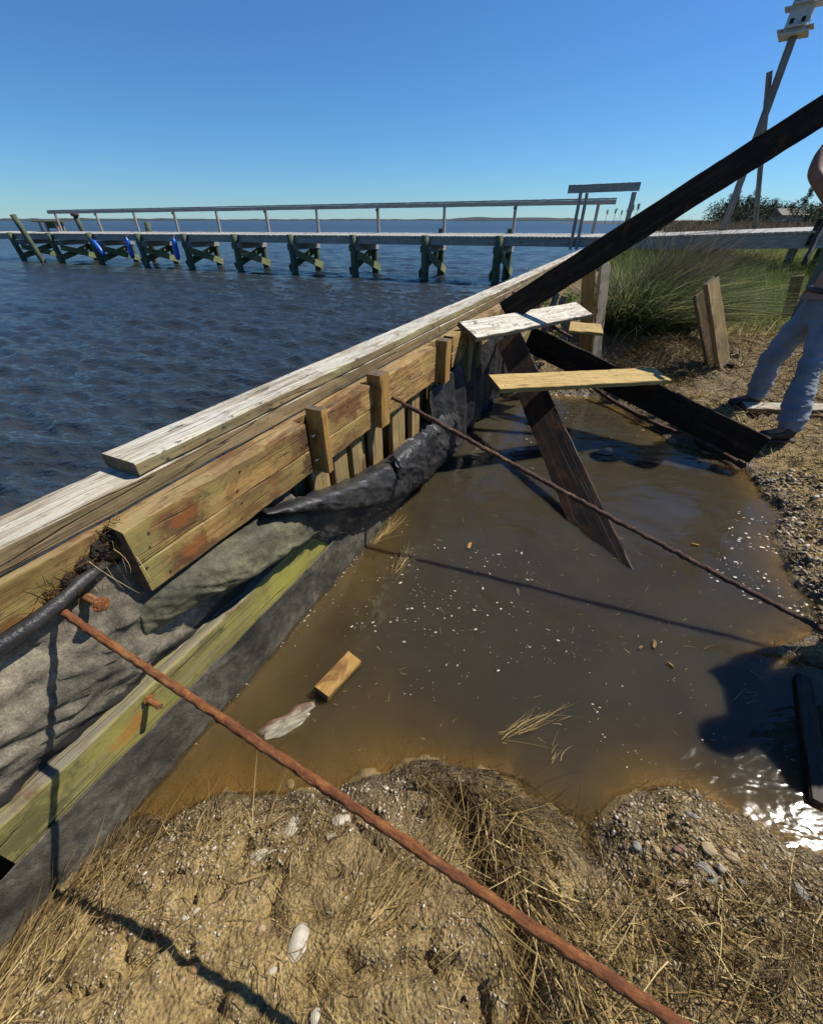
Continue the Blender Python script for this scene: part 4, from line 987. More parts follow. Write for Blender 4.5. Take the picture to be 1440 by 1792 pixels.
# ------------------------------------------------------------------ straw on the banks
def lay(x, y, ang, L, W, t, lift=.012, segs=3, tilt=.16, curl=.25):
    n = len(x); z = G(x, y); t = np.clip(np.asarray(t)*np.clip((z-POOL)/.07, .25, 1), 0, 1); z = z+lift*RS.rand(n)   # soaked straw by the water is dark
    d = np.stack([np.cos(ang), np.sin(ang), RS.randn(n)*tilt+.03], 1)
    bd = np.stack([RS.randn(n)*curl, RS.randn(n)*curl, -np.abs(RS.randn(n))*.10], 1)
    return tris_blades(np.stack([x, y, z], 1), d, L, W, bd, segs, t)
def inpoly(x, y, P):
    c = np.zeros(len(x), bool); n = len(P)
    for i in range(n):
        ax, ay = P[i]; bx, by = P[(i+1) % n]
        c ^= ((ay > y) != (by > y)) & (x < (bx-ax)*(y-ay)/(by-ay+1e-12)+ax)
    return c
def region(px, n):
    P = [(g.x, g.y) for g in (gpix(u, v) for u, v in px)]; a = np.array(P)
    x, y = scatter_xy(n*3, a[:, 0].min(), a[:, 0].max(), a[:, 1].min(), a[:, 1].max())
    k = inpoly(x, y, P) & (-(x*WN.x+y*WN.y) < 1.09); return x[k][:n], y[k][:n]
parts = []
def mat_(px, n, ang, spread, L, W, t0, t1, **k):
    x, y = region(px, n); m_ = len(x)
    parts.append(lay(x, y, math.radians(ang)+RS.randn(m_)*spread, L*(.3+1.4*RS.rand(m_)**1.5), W*1.25*(.5+1.0*RS.rand(m_)), t0+(t1-t0)*RS.rand(m_)**1.7, **k))
def ang_px(u0, v0, u1, v1):
    a, b = gpix(u0, v0), gpix(u1, v1); return math.degrees(math.atan2(b.y-a.y, b.x-a.x))
fg = [(60, 1600), (260, 1440), (420, 1400), (700, 1350), (880, 1380), (1080, 1440), (1440, 1500), (1500, 1792), (-150, 1850), (-60, 1680)]
mat_(fg, 1500, 0, 3, .08, .0016, .15, .95)
a1 = ang_px(800, 1350, 1040, 1792)
mat_([(700, 1345), (880, 1375), (960, 1560), (1100, 1800), (960, 1850), (860, 1640), (790, 1460)], 850, a1, .5, .17, .0022, .25, 1.0, lift=.04)
mat_([(770, 1400), (900, 1420), (1000, 1620), (1010, 1792), (900, 1792), (830, 1560)], 450, a1, 1.0, .10, .003, .1, .9, lift=.03, tilt=.25)
mat_([(690, 1335), (900, 1360), (1040, 1440), (1040, 1500), (880, 1470), (760, 1400)], 700, ang_px(720, 1350, 1000, 1450), .9, .12, .0018, .1, .75, lift=.03)
aw = math.degrees(math.atan2(WD.y, WD.x))
mat_([(-60, 1700), (90, 1570), (210, 1450), (300, 1440), (230, 1560), (60, 1792), (-100, 1850)], 420, aw, .4, .17, .0018, .3, 1.0, lift=.03)
mat_([(300, 1440), (520, 1400), (640, 1420), (520, 1560), (380, 1560)], 330, aw+15, .8, .12, .0017, .2, .95, lift=.02)
mat_([(560, 1600), (760, 1440), (820, 1500), (620, 1680)], 330, ang_px(600, 1680, 760, 1500), .3, .13, .0017, .3, .9)
mat_([(1000, 1560), (1440, 1590), (1520, 1792), (1010, 1820)], 1100, 10, 1.4, .12, .0022, .05, 1.0, lift=.05, tilt=.35)
mat_([(1050, 1430), (1200, 1390), (1440, 1510), (1440, 1700), (1100, 1640)], 700, -40, .6, .09, .0018, .2, .9, lift=.02)
mat_([(430, 1690), (560, 1640), (700, 1792), (600, 1850)], 200, a1, .5, .10, .0018, .3, .9)
# upper bank, near the man and the grass
mat_([(1080, 690), (1110, 620), (1220, 600), (1330, 560), (1450, 560), (1600, 800), (1450, 860), (1330, 800)], 6000, 0, 3, .14, .005, .1, 1.0, lift=.06, tilt=.5)
mat_([(1225, 640), (1250, 500), (1420, 460), (1600, 520), (1600, 700), (1400, 700)], 6000, 20, 2, .26, .008, .2, 1.0, lift=.10, tilt=.6)
mat_([(1060, 660), (1100, 610), (1220, 600), (1235, 660), (1160, 690)], 2600, 0, 3, .15, .004, .05, .8, lift=.05, tilt=.6)
mat_([(1320, 820), (1450, 830), (1600, 1000), (1440, 1120), (1380, 980)], 1100, 0, 3, .08, .003, .1, .95, lift=.02, tilt=.3)
mat_([(900, 690), (1000, 680), (1060, 690), (1200, 770), (1330, 800), (1260, 700), (1080, 640), (920, 640)], 1800, 0, 3, .09, .003, .05, .8, lift=.03, tilt=.3)
tag(blades_obj('straw', parts, M['straw']), 'loose dry straw strewn over the banks', kind='stuff')
# upright stubble and dry stalks
parts = []
def tuft(u, v, n, spread, L, W, t0, t1, lean=.25):
    g = gpix(u, v); x = g.x+RS.randn(n)*spread; y = g.y+RS.randn(n)*spread
    d = np.stack([RS.randn(n)*lean, RS.randn(n)*lean, np.ones(n)], 1); bd = np.stack([RS.randn(n)*.25, RS.randn(n)*.25, -.2*RS.rand(n)], 1)
    parts.append(tris_blades(np.stack([x, y, G(x, y)-.005], 1), d, L*(.4+.8*RS.rand(n)), np.full(n, W), bd, 4, t0+(t1-t0)*RS.rand(n)))
for u, v, n, sp_, L in ((1140, 1385, 26, .035, .075), (1190, 1388, 16, .03, .06), (1245, 1412, 14, .035, .05), (1380, 1150, 50, .05, .11), (1300, 1700, 34, .05, .13), (1330, 1760, 30, .05, .13), (1430, 1700, 30, .05, .15),
                        (350, 1440, 22, .05, .08), (290, 1445, 12, .03, .11), (1350, 930, 14, .05, .12), (1240, 800, 14, .05, .10), (1090, 730, 12, .06, .09), (990, 1370, 16, .03, .05), (1180, 1650, 16, .06, .09), (1050, 1660, 18, .06, .1), (760, 1345, 26, .06, .06)):
    tuft(u, v, n, sp_, L, .0026 if v > 1000 else .004, .35, 1.0)
tag(blades_obj('stubble', parts, M['straw']), 'upright dry stalks and stubble at the waterline', kind='stuff')
# dirt and roots in the crevice above the cloth
parts = []
Ps = [at_p(u, v, 1.19) for u, v in ((100, 1040), (130, 1015), (160, 985), (185, 955), (200, 940), (205, 925))]
c = np.array([tuple(Ps[i]) for i in RS.randint(0, 6, 420)])+RS.randn(420, 3)*.014
parts.append(tris_blades(c, RS.randn(420, 3), .045*(.4+RS.rand(420)), np.full(420, .0026), RS.randn(420, 3)*.5, 3, RS.rand(420)*.35))
c = np.array([tuple(Ps[i]) for i in RS.randint(2, 6, 16)])+RS.randn(16, 3)*.012
parts.append(tris_blades(c, np.array(WN)[None]*.6+np.array([.2, -.1, -.6])+RS.randn(16, 3)*.3, .13*(.5+RS.rand(16)), np.full(16, .0016), RS.randn(16, 3)*.25, 5, .7+.3*RS.rand(16)))
tag(blades_obj('debris', parts, M['straw']), 'dark dirt and grass roots caught between waler and cloth', kind='stuff')
m_soil = plain('dark_root_soil', (.012, .009, .006), (.045, .03, .018), 60, .95, .9, .02)
for i_, (u, v, r_) in enumerate(((200, 940, .032), (176, 962, .026), (150, 990, .022), (122, 1016, .018))):
    bm = bmesh.new(); bmesh.ops.create_icosphere(bm, subdivisions=3, radius=r_)
    for v_ in bm.verts: v_.co *= 1+RS.randn()*.13
    me = bpy.data.meshes.new('soil_clump'); bm.to_mesh(me); bm.free()
    tag(obj('soil_clump', me, m_soil, None, Matrix.Translation(at_p(u, v, 1.2))), ['dark soil clump at the sawn end of the waler', 'soil clump just left of the waler end clump', 'soil clump in the middle of the crevice row', 'small soil clump lowest of the crevice row, above the rod end'][i_], 'soil clump')
# ------------------------------------------------------------------ gravel, shells and stones
def pebble_mesh(nvar=8):
    out = []
    for k in range(nvar):
        bm = bmesh.new(); bmesh.ops.create_icosphere(bm, subdivisions=1, radius=1)
        for v_ in bm.verts: v_.co *= .75+.5*RS.rand()
        bm.verts.ensure_lookup_table(); V = np.array([v_.co[:] for v_ in bm.verts]); F = np.array([[q.index for q in f.verts] for f in bm.faces]); bm.free(); out.append((V, F))
    return out
PEB = pebble_mesh()
def pebbles(x, y, size, flat, t, sink=.38):
    Vs, Fs, Ts = [], [], []; o = 0; z = G(x, y)
    for i in range(len(x)):
        V, F = PEB[i % 8]; a = RS.rand()*6.28; c, s = math.cos(a), math.sin(a)
        A = V*np.array([1.25, .85, flat[i]])*size[i]; tx = RS.randn()*.35
        A = np.stack([A[:, 0]*c-A[:, 1]*s, A[:, 0]*s+A[:, 1]*c, A[:, 2]+tx*A[:, 0]], 1)
        Vs.append(A+np.array([x[i], y[i], z[i]+size[i]*flat[i]*(1-sink*2)])); Fs.append(F+o); Ts.append(np.full(len(V), t[i])); o += len(V)
    return np.vstack(Vs), np.vstack(Fs), np.concatenate(Ts)
M['gravel'] = tinted('gravel_and_shell', [(0, (.08, .058, .034)), (.35, (.24, .175, .095)), (.7, (.38, .30, .19)), (.92, (.44, .38, .28)), (1, (.62, .58, .48))], .8, 0, .3)
parts = []
x, y = region([(1000, 1420), (1180, 1365), (1440, 1490), (1500, 1700), (1100, 1720), (960, 1560)], 1600); s_ = .0015+.005*RS.rand(len(x))**3; parts.append(pebbles(x, y, s_, .35+.4*RS.rand(len(x)), .05+.8*RS.rand(len(x))))
x, y = region(fg, 7500); k_ = vnoise(x*9, y*9, 71)+.5*vnoise(x*25, y*25, 72) > .72; x, y = x[k_], y[k_]; s_ = .0016+.0035*RS.rand(len(x))**3; parts.append(pebbles(x, y, s_, .4+.4*RS.rand(len(x)), RS.rand(len(x))**.8))
x, y = region([(1070, 1420), (1180, 1375), (1290, 1420), (1440, 1520), (1440, 1600), (1200, 1640), (1050, 1560)], 1500); s_ = .002+.0075*RS.rand(len(x))**3; parts.append(pebbles(x, y, s_, .35+.4*RS.rand(len(x)), .05+.9*RS.rand(len(x))))
x, y = region([(200, 1470), (330, 1410), (560, 1390), (740, 1350), (700, 1440), (400, 1520), (240, 1560)], 900); s_ = .002+.006*RS.rand(len(x))**3; parts.append(pebbles(x, y, s_, .3+.4*RS.rand(len(x)), .2+.8*RS.rand(len(x))))
x, y = region([(1320, 830), (1450, 830), (1500, 1100), (1440, 1120), (1340, 900)], 1200); s_ = .006+.016*RS.rand(len(x))**3; parts.append(pebbles(x, y, s_, .3+.4*RS.rand(len(x)), .1+.9*RS.rand(len(x))))
x, y = region([(900, 690), (1060, 680), (1310, 810), (1340, 780), (1090, 660), (930, 650)], 1100); s_ = .006+.014*RS.rand(len(x))**3; parts.append(pebbles(x, y, s_, .4+.4*RS.rand(len(x)), .1+.8*RS.rand(len(x))))
Vs, Fs, Ts = [], [], []; o = 0
for V, F, t in parts: Vs.append(V); Fs.append(F+o); Ts.append(t); o += len(V)
tag(obj('gravel', mesh_np('gravel', np.vstack(Vs), np.vstack(Fs), np.concatenate(Ts)), M['gravel']), 'gravel and broken shell scattered over the sandy bank', kind='stuff')
m_st = {k: plain('stone_'+k, a, b_, 22, .8, .4) for k, a, b_ in (('grey', (.16, .145, .12), (.34, .32, .28)), ('tan', (.24, .17, .09), (.42, .32, .18)), ('pink', (.22, .12, .09), (.36, .22, .17)), ('orange', (.30, .15, .05), (.42, .24, .09)))}
def stone(u, v, wpx, hpx, col, label, cat='stone', group=None, name='stone', rot=0.):
    P = gpix(u, v); dpt = -(P-C0).dot(Vector((0, -CP, SP))); r = wpx/FPX*dpt*.5/1.15; r2 = hpx/FPX*dpt*.5/1.15
    bm = bmesh.new(); bmesh.ops.create_icosphere(bm, subdivisions=3, radius=1)
    sd_ = RS.randint(999)
    for v_ in bm.verts:
        q = v_.co; f_ = 1+.28*float(fbm(np.array([q.x*1.3+q.z]), np.array([q.y*1.3+2*q.z]), 1.2, 3, sd_)[0]); v_.co = Vector((q.x*r*f_, q.y*r2*f_, q.z*min(r, r2)*.6*f_))
    me = bpy.data.meshes.new(name); bm.to_mesh(me); bm.free(); me.polygons.foreach_set('use_smooth', [True]*len(me.polygons))
    return tag(obj(name, me, m_st[col], None, Matrix.Translation(P+Vector((0, 0, min(r, r2)*.2))) @ Matrix.Rotation(math.radians(rot), 4, 'Z')), label, cat, group)
GS = 'stones on the gravel mound'
stone(1238, 1518, 34, 52, 'grey', 'largest grey stone standing on the gravel mound', group=GS, rot=20)
stone(1262, 1518, 14, 20, 'grey', 'small blue-grey stone touching the largest stone on the gravel mound', group=GS)
stone(1280, 1497, 34, 22, 'tan', 'flat tan stone right above the largest grey stone', group=GS, rot=-30)
stone(1236, 1488, 26, 24, 'tan', 'rounded tan stone just above the largest grey stone', group=GS)
stone(1193, 1488, 34, 16, 'pink', 'flat pinkish stone left of the rounded tan one on the mound', group=GS)
stone(1113, 1486, 16, 20, 'grey', 'pale squarish stone at the left foot of the gravel mound', group=GS)
stone(1148, 1492, 14, 14, 'tan', 'small tan pebble between the squarish and the pinkish stone', group=GS)
stone(1200, 1400, 22, 14, 'tan', 'tan stone on top of the mound by the stubble', group=GS)
stone(1212, 1430, 26, 12, 'grey', 'long grey stone slanting below the stubble on the mound', group=GS, rot=-30)
stone(1307, 1535, 26, 18, 'grey', 'grey stone at the right end of the mound stones', group=GS, rot=-40)
stone(1340, 1515, 10, 12, 'grey', 'small round white pebble rightmost on the mound', group=GS)
stone(1196, 1546, 34, 12, 'tan', 'half-buried flat stone below the largest grey stone', group=GS)
stone(1405, 1560, 40, 22, 'grey', 'broken grey slab at the right edge of the bank', group=GS, rot=-50)
stone(343, 1695, 20, 18, 'orange', 'orange pebble on the sand by the rod shadow')
stone(457, 1625, 16, 14, 'tan', 'tan pebble on the sand right of the broken white shells')
# shells: shallow ribbed cups
m_sh, nt, b = newmat('bleached_shell'); N = NB(nt)
wv = N.n('ShaderNodeTexWave'); wv.inputs['Scale'].default_value = 70; wv.inputs['Distortion'].default_value = 2; nt.links.new(N.coord('Object', (1, 1, 1), False), wv.inputs['Vector'])
nt.links.new(N.ramp(N.noise(N.coord('Object', (1, 1, 1), True), 40, 4, .6), [(.3, (.28, .235, .16)), (.7, (.52, .47, .36))]), b.inputs['Base Color'])
nt.links.new(N.bump(wv.outputs['Fac'], .35, .002), b.inputs['Normal']); b.inputs['Roughness'].default_value = .5
def shell(u, v, wpx, hpx, rot, label, group=None, zoff=-.001):
    P = gpix(u, v); dpt = -(P-C0).dot(Vector((0, -CP, SP))); a = wpx/FPX*dpt*.44; c = hpx/FPX*dpt*.42; V = []; F = []
    nr, na = 7, 24
    for i in range(nr):
        f = (i+1)/nr
        for j in range(na):
            t_ = 2*math.pi*j/na; y_ = math.sin(t_)*c*f*(1-.22*math.sin(t_)); x_ = math.cos(t_)*a*f*(1-.10*math.sin(t_))
            V.append((x_, y_-.25*c*(1-f), min(a, c)*.42*(1-f*f)+RS.randn()*.0002))
    for i in range(nr-1):
        for j in range(na): F.append((i*na+j, (i+1)*na+j, (i+1)*na+(j+1) % na, i*na+(j+1) % na))
    me = bpy.data.meshes.new('shell'); me.from_pydata(V, [], F+[tuple(range(na))]); me.update(); me.polygons.foreach_set('use_smooth', [True]*len(me.polygons))
    o = tag(obj('shell', me, m_sh, None, Matrix.Translation(P+Vector((0, 0, zoff))) @ Matrix.Rotation(math.radians(rot), 4, 'Z') @ Matrix.Rotation(.12, 4, 'Y')), label, 'shell', group)
    md = o.modifiers.new('thickness', 'SOLIDIFY'); md.thickness = .0012
shell(523, 1650, 40, 78, -8, 'large white oyster shell lying flat on the sand below the rod')
shell(512, 1440, 26, 46, -25, 'pale long shell in the line of shells above the rod')
shell(596, 1432, 40, 30, 10, 'round chalky shell half under straw near the rod')
shell(508, 1370, 16, 22, 30, 'small curled shell showing in the shallow water near the rod')
shell(345, 1598, 14, 22, -40, 'broken white shell piece, upper of a pair on the sand')
shell(328, 1608, 18, 10, 0, 'broken white shell piece, lower of a pair on the sand')
shell(242, 1410, 24, 14, 15, 'white shell against the foot of the black cloth')
shell(196, 1490, 20, 10, 10, 'pale flat shell at the foot of the cloth, below the white one')
shell(478, 1700, 22, 16, 20, 'white shell lying inside the rod shadow')
shell(555, 1780, 26, 30, 10, 'grey white shell at the bottom edge below the rod shadow')
shell(455, 1490, 52, 34, 20, 'dull grey flat oyster shell pressed into the sand')
shell(806, 1400, 22, 32, -20, 'pale shell at the head of the straw band')
shell(580, 1462, 24, 16, 0, 'crumpled white shell near the round chalky one')
shell(1282, 1493, 16, 22, 30, 'cream shell lying among the mound stones')
# ------------------------------------------------------------------ things floating on the pool
n = 330; parts = []
x, y = region([(700, 940), (900, 940), (1250, 1000), (1440, 1080), (1440, 1400), (1080, 1380), (900, 1340), (600, 1340), (520, 1230)], n); n = len(x)
a = RS.rand(n)*6.28; L = (.012+.05*RS.rand(n)**2)
parts.append(tris_blades(np.stack([x, y, np.full(n, POOL+.006)], 1), np.stack([np.cos(a), np.sin(a), np.zeros(n)], 1), L, np.full(n, .0017), np.stack([RS.randn(n)*.3, RS.randn(n)*.3, np.zeros(n)], 1), 3, .35+.65*RS.rand(n)))
for (u, v, u2, v2, k_) in ((870, 1295, 980, 1240, 34), (960, 1350, 990, 1290, 8), (690, 1010, 720, 950, 26), (640, 960, 720, 900, 40), (1290, 1230, 1345, 1215, 8)):
    A, B = at_z(u, v, POOL+.008), at_z(u2, v2, POOL+.008); d_ = B-A; c = np.array([tuple(A.lerp(B, q)) for q in RS.rand(k_)*.5])+RS.randn(k_, 3)*np.array([.012, .012, .001])
    parts.append(tris_blades(c, np.array(d_)[None]+RS.randn(k_, 3)*d_.length*np.array([.25, .25, .02]), d_.length*(.3+.5*RS.rand(k_)), np.full(k_, .0018), RS.randn(k_, 3)*np.array([.2, .2, 0]), 4, .4+.6*RS.rand(k_)))
tag(blades_obj('floating_straw', parts, M['straw']), 'bits of straw floating on the brown pool', kind='stuff')
Vs, Fs, Ts = [], [], []; o = 0
def foam(px, n, s0, s1):
    global o
    x, y = region(px, n)
    for i in range(len(x)):
        if pool_sd(np.array([x[i]]), np.array([y[i]]))[0] > -.01 or vnoise(x[i]*7, y[i]*7, 81)+.4*vnoise(x[i]*22, y[i]*22, 82) < .62: continue
        r = s0+(s1-s0)*RS.rand()**3; st = 1+1.2*RS.rand(); a = RS.randn()*.5
        V = [(0, 0, r*.35)]+[(math.cos(t_)*r*st*(.8+.4*RS.rand()), math.sin(t_)*r*(.8+.4*RS.rand()), 0) for t_ in np.linspace(0, 6.28, 8)[:-1]]
        V = np.array(V); V = np.stack([V[:, 0]*math.cos(a)-V[:, 1]*math.sin(a)+x[i], V[:, 0]*math.sin(a)+V[:, 1]*math.cos(a)+y[i], V[:, 2]+POOL+.006], 1)
        Vs.append(V); Fs.append(np.array([(0, 1+j, 1+(j+1) % 7) for j in range(7)])+o); Ts.append(np.full(8, RS.rand())); o += 8
foam([(690, 970), (900, 1000), (1000, 1200), (760, 1260), (560, 1200)], 260, .0012, .006)
foam([(1290, 900), (1420, 930), (1440, 1100), (1200, 1060)], 260, .0015, .009)
foam([(560, 960), (700, 880), (760, 1100), (480, 1180)], 90, .001, .0032)
foam([(900, 1100), (1440, 1150), (1440, 1380), (950, 1360)], 140, .001, .0035)
foam([(880, 700), (1200, 760), (1300, 820), (900, 900)], 50, .003, .009)
M['foam'] = tinted('dirty_foam', [(0, (.26, .22, .15)), (1, (.56, .53, .45))], .5, 0, .4)
tag(obj('foam', mesh_np('foam', np.vstack(Vs), np.vstack(Fs), np.concatenate(Ts)), M['foam']), 'white bubbles and foam flecks floating on the pool', kind='stuff')
# froth line where cloth meets water
Vs, Fs, Ts = [], [], []; o = 0
for i in range(70):
    P = at_z(0, 0, POOL); s_ = RS.uniform(.35, 2.4); c = WP(s_, 1.085+RS.randn()*.006, EYE-POOL-.006); r = .0012+.0022*RS.rand()**2
    V = np.array([(0, 0, r*.5)]+[(math.cos(t_)*r*1.3, math.sin(t_)*r, 0) for t_ in np.linspace(0, 6.28, 7)[:-1]])+np.array(c)
    Vs.append(V); Fs.append(np.array([(0, 1+j, 1+(j+1) % 6) for j in range(6)])+o); Ts.append(np.full(7, .7+.3*RS.rand())); o += 7
tag(obj('froth', mesh_np('froth', np.vstack(Vs), np.vstack(Fs), np.concatenate(Ts)), M['foam']), 'fine line of white bubbles where the cloth meets the water', kind='stuff')

# ------------------------------------------------------------------ the man
def skin_mesh(name, verts, edges, radii, mat, parent, sub=2, root=0, wrinkle=0.0):
    me = bpy.data.meshes.new(name); me.from_pydata([tuple(v) for v in verts], edges, []); me.update()
    o = obj(name, me, mat, None)
    md = o.modifiers.new('skin', 'SKIN'); md.use_smooth_shade = True
    for i, sv in enumerate(me.skin_vertices[0].data):
        r = radii[i]; sv.radius = r if hasattr(r, '__len__') else (r, r); sv.use_root = (i == root)
    s_ = o.modifiers.new('smooth', 'SUBSURF'); s_.levels = s_.render_levels = sub
    dg = bpy.context.evaluated_depsgraph_get(); ev = o.evaluated_get(dg); m2 = bpy.data.meshes.new_from_object(ev)
    o.modifiers.clear(); o.data = m2; m2.name = name
    if wrinkle:
        co = np.zeros(len(m2.vertices)*3, np.float32); m2.vertices.foreach_get('co', co); co = co.reshape(-1, 3)
        no = np.zeros(len(m2.vertices)*3, np.float32); m2.vertices.foreach_get('normal', no); no = no.reshape(-1, 3)
        f_ = fbm(co[:, 0]*1.2+co[:, 1], co[:, 2]*2.6+co[:, 1]*.8, 5, 4, 15); rg = (1-np.abs(fbm(co[:, 0]*.6+co[:, 1]*.7+co[:, 2]*.5, co[:, 2]*1.9-co[:, 0]*.8, 7, 3, 44))*3).clip(0, 1)**2; co += no*(((f_+.4*rg*(.4+np.clip(1.0-(co[:, 2]-.4)/.6, 0, 1)))[:, None])*wrinkle); m2.vertices.foreach_set('co', co.ravel()); m2.update()
    m2.polygons.foreach_set('use_smooth', [True]*len(m2.polygons))
    if parent is not None:
        o.parent = parent; o.matrix_basis = WM[parent.name].inverted()
    return o
m_skin = plain('sunburnt_skin', (.19, .09, .055), (.28, .135, .085), 12, .8, .2)
m, nt, b = newmat('faded_denim'); N = NB(nt); oc = N.coord('Object', (1, 1, 1), False)
c = N.ramp(N.noise(oc, 5, 5, .65), [(.32, (.085, .105, .13)), (.68, (.20, .24, .285))])
c = N.mix(N.math('MULTIPLY', N.ramp(N.noise(oc, 9, 5, .7), [(.55, 0.), (.72, .5)]), 1.), c, (.20, .19, .16))
wv = N.noise(N.coord('Object', (300, 300, 900), False), 1, 2, .5); nt.links.new(N.mix(N.math('MULTIPLY', wv, .25), c, (.5, .55, .6)), b.inputs['Base Color'])
b.inputs['Roughness'].default_value = .9; nt.links.new(N.bump(N.noise(N.coord('Object', (1, 1, .6), False), 14, 5, .6, .6), .6, .02), b.inputs['Normal'])
m_den = m
m_salmon = plain('salmon_shirt', (.32, .13, .09), (.42, .19, .13), 7, .85, .4)
m_olive = plain('olive_cloth', (.07, .085, .04), (.13, .145, .075), 7, .85, .4)
m_boot = plain('dark_boot_leather', (.010, .009, .008), (.03, .026, .022), 14, .6, .4)
m_hair = plain('dark_hair', (.015, .011, .008), (.04, .03, .02), 60, .7, .5)
FL_ = Vector((3.25, 3.80, g1(3.25, 3.80))); FR_ = Vector((3.13, 3.17, g1(3.13, 3.17)))
man = thing('person', ((FL_+FR_)/2)[:], 'man in faded blue jeans and salmon shirt at the right edge under the black beam', 'person')
zk = .06
pv = Vector((3.31, 3.60, 1.34)); hL, hR = Vector((3.31, 3.74, 1.27)), Vector((3.33, 3.50, 1.27))
kL, kR = Vector((3.22, 3.80, .87)), Vector((3.19, 3.35, .87)); aL, aR = FL_+Vector((.0, 0, .10)), FR_+Vector((.0, 0, .10))
sp1, sp2, sp3 = Vector((3.31, 3.61, 1.55)), Vector((3.30, 3.63, 1.78)), Vector((3.29, 3.64, 1.98))
nk, hd0, hd1 = Vector((3.28, 3.66, 2.07)), Vector((3.26, 3.68, 2.16)), Vector((3.24, 3.69, 2.29))
shF, elF, wrF = Vector((3.24, 3.84, 1.96)), Vector((3.03, 4.01, 2.19)), Vector((3.16, 4.15, 2.40))
shN, elN, wrN = Vector((3.33, 3.45, 1.96)), Vector((3.50, 3.50, 2.24)), Vector((3.42, 3.88, 2.44))
V = [pv, sp1, sp2, sp3, nk, hd0, hd1, shF, elF, wrF, shN, elN, wrN, hL, kL, aL, hR, kR, aR, FL_+Vector((-.20, .02, .045)), FR_+Vector((-.20, .01, .045)), (elF+wrF)/2+Vector((-.02, 0, 0)), (elN+wrN)/2, hd0+Vector((-.07, .01, .03))]
E = [(0, 1), (1, 2), (2, 3), (3, 4), (4, 5), (5, 6), (3, 7), (7, 8), (8, 21), (21, 9), (3, 10), (10, 11), (11, 22), (22, 12), (0, 13), (13, 14), (14, 15), (0, 16), (16, 17), (17, 18), (15, 19), (18, 20), (5, 23)]
RD = [.13, (.15, .12), (.16, .13), (.11, .10), .058, .085, .082, .07, .047, .030, .07, .047, .030, .085, .055, .040, .085, .055, .040, .03, .03, .041, .041, .06]
skin_mesh('body', V, E, RD, m_skin, man)
jv = [pv+Vector((0, 0, .10)), pv, hL, (hL+kL)/2, kL, (kL+aL)/2, aL+Vector((0, 0, -.03)), hR, (hR+kR)/2, kR, (kR+aR)/2, aR+Vector((0, 0, -.03))]
skin_mesh('jeans', jv, [(0, 1), (1, 2), (2, 3), (3, 4), (4, 5), (5, 6), (1, 7), (7, 8), (8, 9), (9, 10), (10, 11)], [(.155, .145), (.155, .15), .115, .105, .085, .083, .090, .118, .108, .088, .086, .094], m_den, man, 4, 1, .024)
skin_mesh('shirt', [pv+Vector((0, 0, .11)), sp1, sp2, sp3+Vector((0, 0, -.03)), shF, shF.lerp(elF, .45), shN, shN.lerp(elN, .45)], [(0, 1), (1, 2), (2, 3), (3, 4), (4, 5), (3, 6), (6, 7)], [(.158, .15), (.17, .145), (.175, .15), (.125, .115), .085, .068, .085, .068], m_salmon, man, 2, 1, .012)
# belt, a ring round the waist
bp = [pv+Vector((math.cos(t_)*.168, math.sin(t_)*.176, .115)) for t_ in np.linspace(0, 2*math.pi, 33)]
obj('belt', tube_mesh(bp, [.019]*33, 8, cap=False, name='belt'), m_boot, man)
# back pocket
PC = at_t(1428, 556, 3.37); dF = (C0-PC).normalized()
obj('pocket', board_mesh(.12, .13, .008, seg=4, ch=.003), m_den, man, frame(PC, Vector((dF.y, -dF.x, 0))*-1, dF))
# olive cloth hanging at his side
loft('shirt_tail', [[at_t(1446, 400, 3.62), at_t(1425, 470, 3.62), at_t(1392, 540, 3.66), at_t(1362, 592, 3.72)],
                    [at_t(1462, 420, 3.52), at_t(1440, 480, 3.52), at_t(1410, 545, 3.55), at_t(1372, 598, 3.65)],
                    [at_t(1480, 440, 3.50), at_t(1456, 500, 3.50), at_t(1425, 556, 3.52), at_t(1382, 600, 3.62)]], 24, 10, m_olive, man, noise=.02, freq=8)
local_tube('dark_strap', subdiv_line(at_t(1406, 462, 3.55), at_t(1452, 372, 3.5), 8, .004), [.020]*9, m_boot, man, n=10)
for nm, A_ in (('boot', FL_), ('boot', FR_)):
    A_ = A_+Vector((0, 0, .0))
    bo = skin_mesh('boot', [A_+Vector((.07, 0, .05)), A_+Vector((0, 0, .06)), A_+Vector((-.11, .01, .05)), A_+Vector((-.22, .02, .04)), A_+Vector((.0, 0, .17))], [(0, 1), (1, 2), (2, 3), (1, 4)], [(.045, .05), (.05, .05), (.05, .045), (.045, .035), .055], m_boot, man, 2, 1)
    sole = board_mesh(.29, .095, .022, seg=6, ch=.006); obj('sole', sole, m_boot, bo, frame(A_+Vector((-.075, .01, .004)), Vector((1, -.05, 0)), UP))
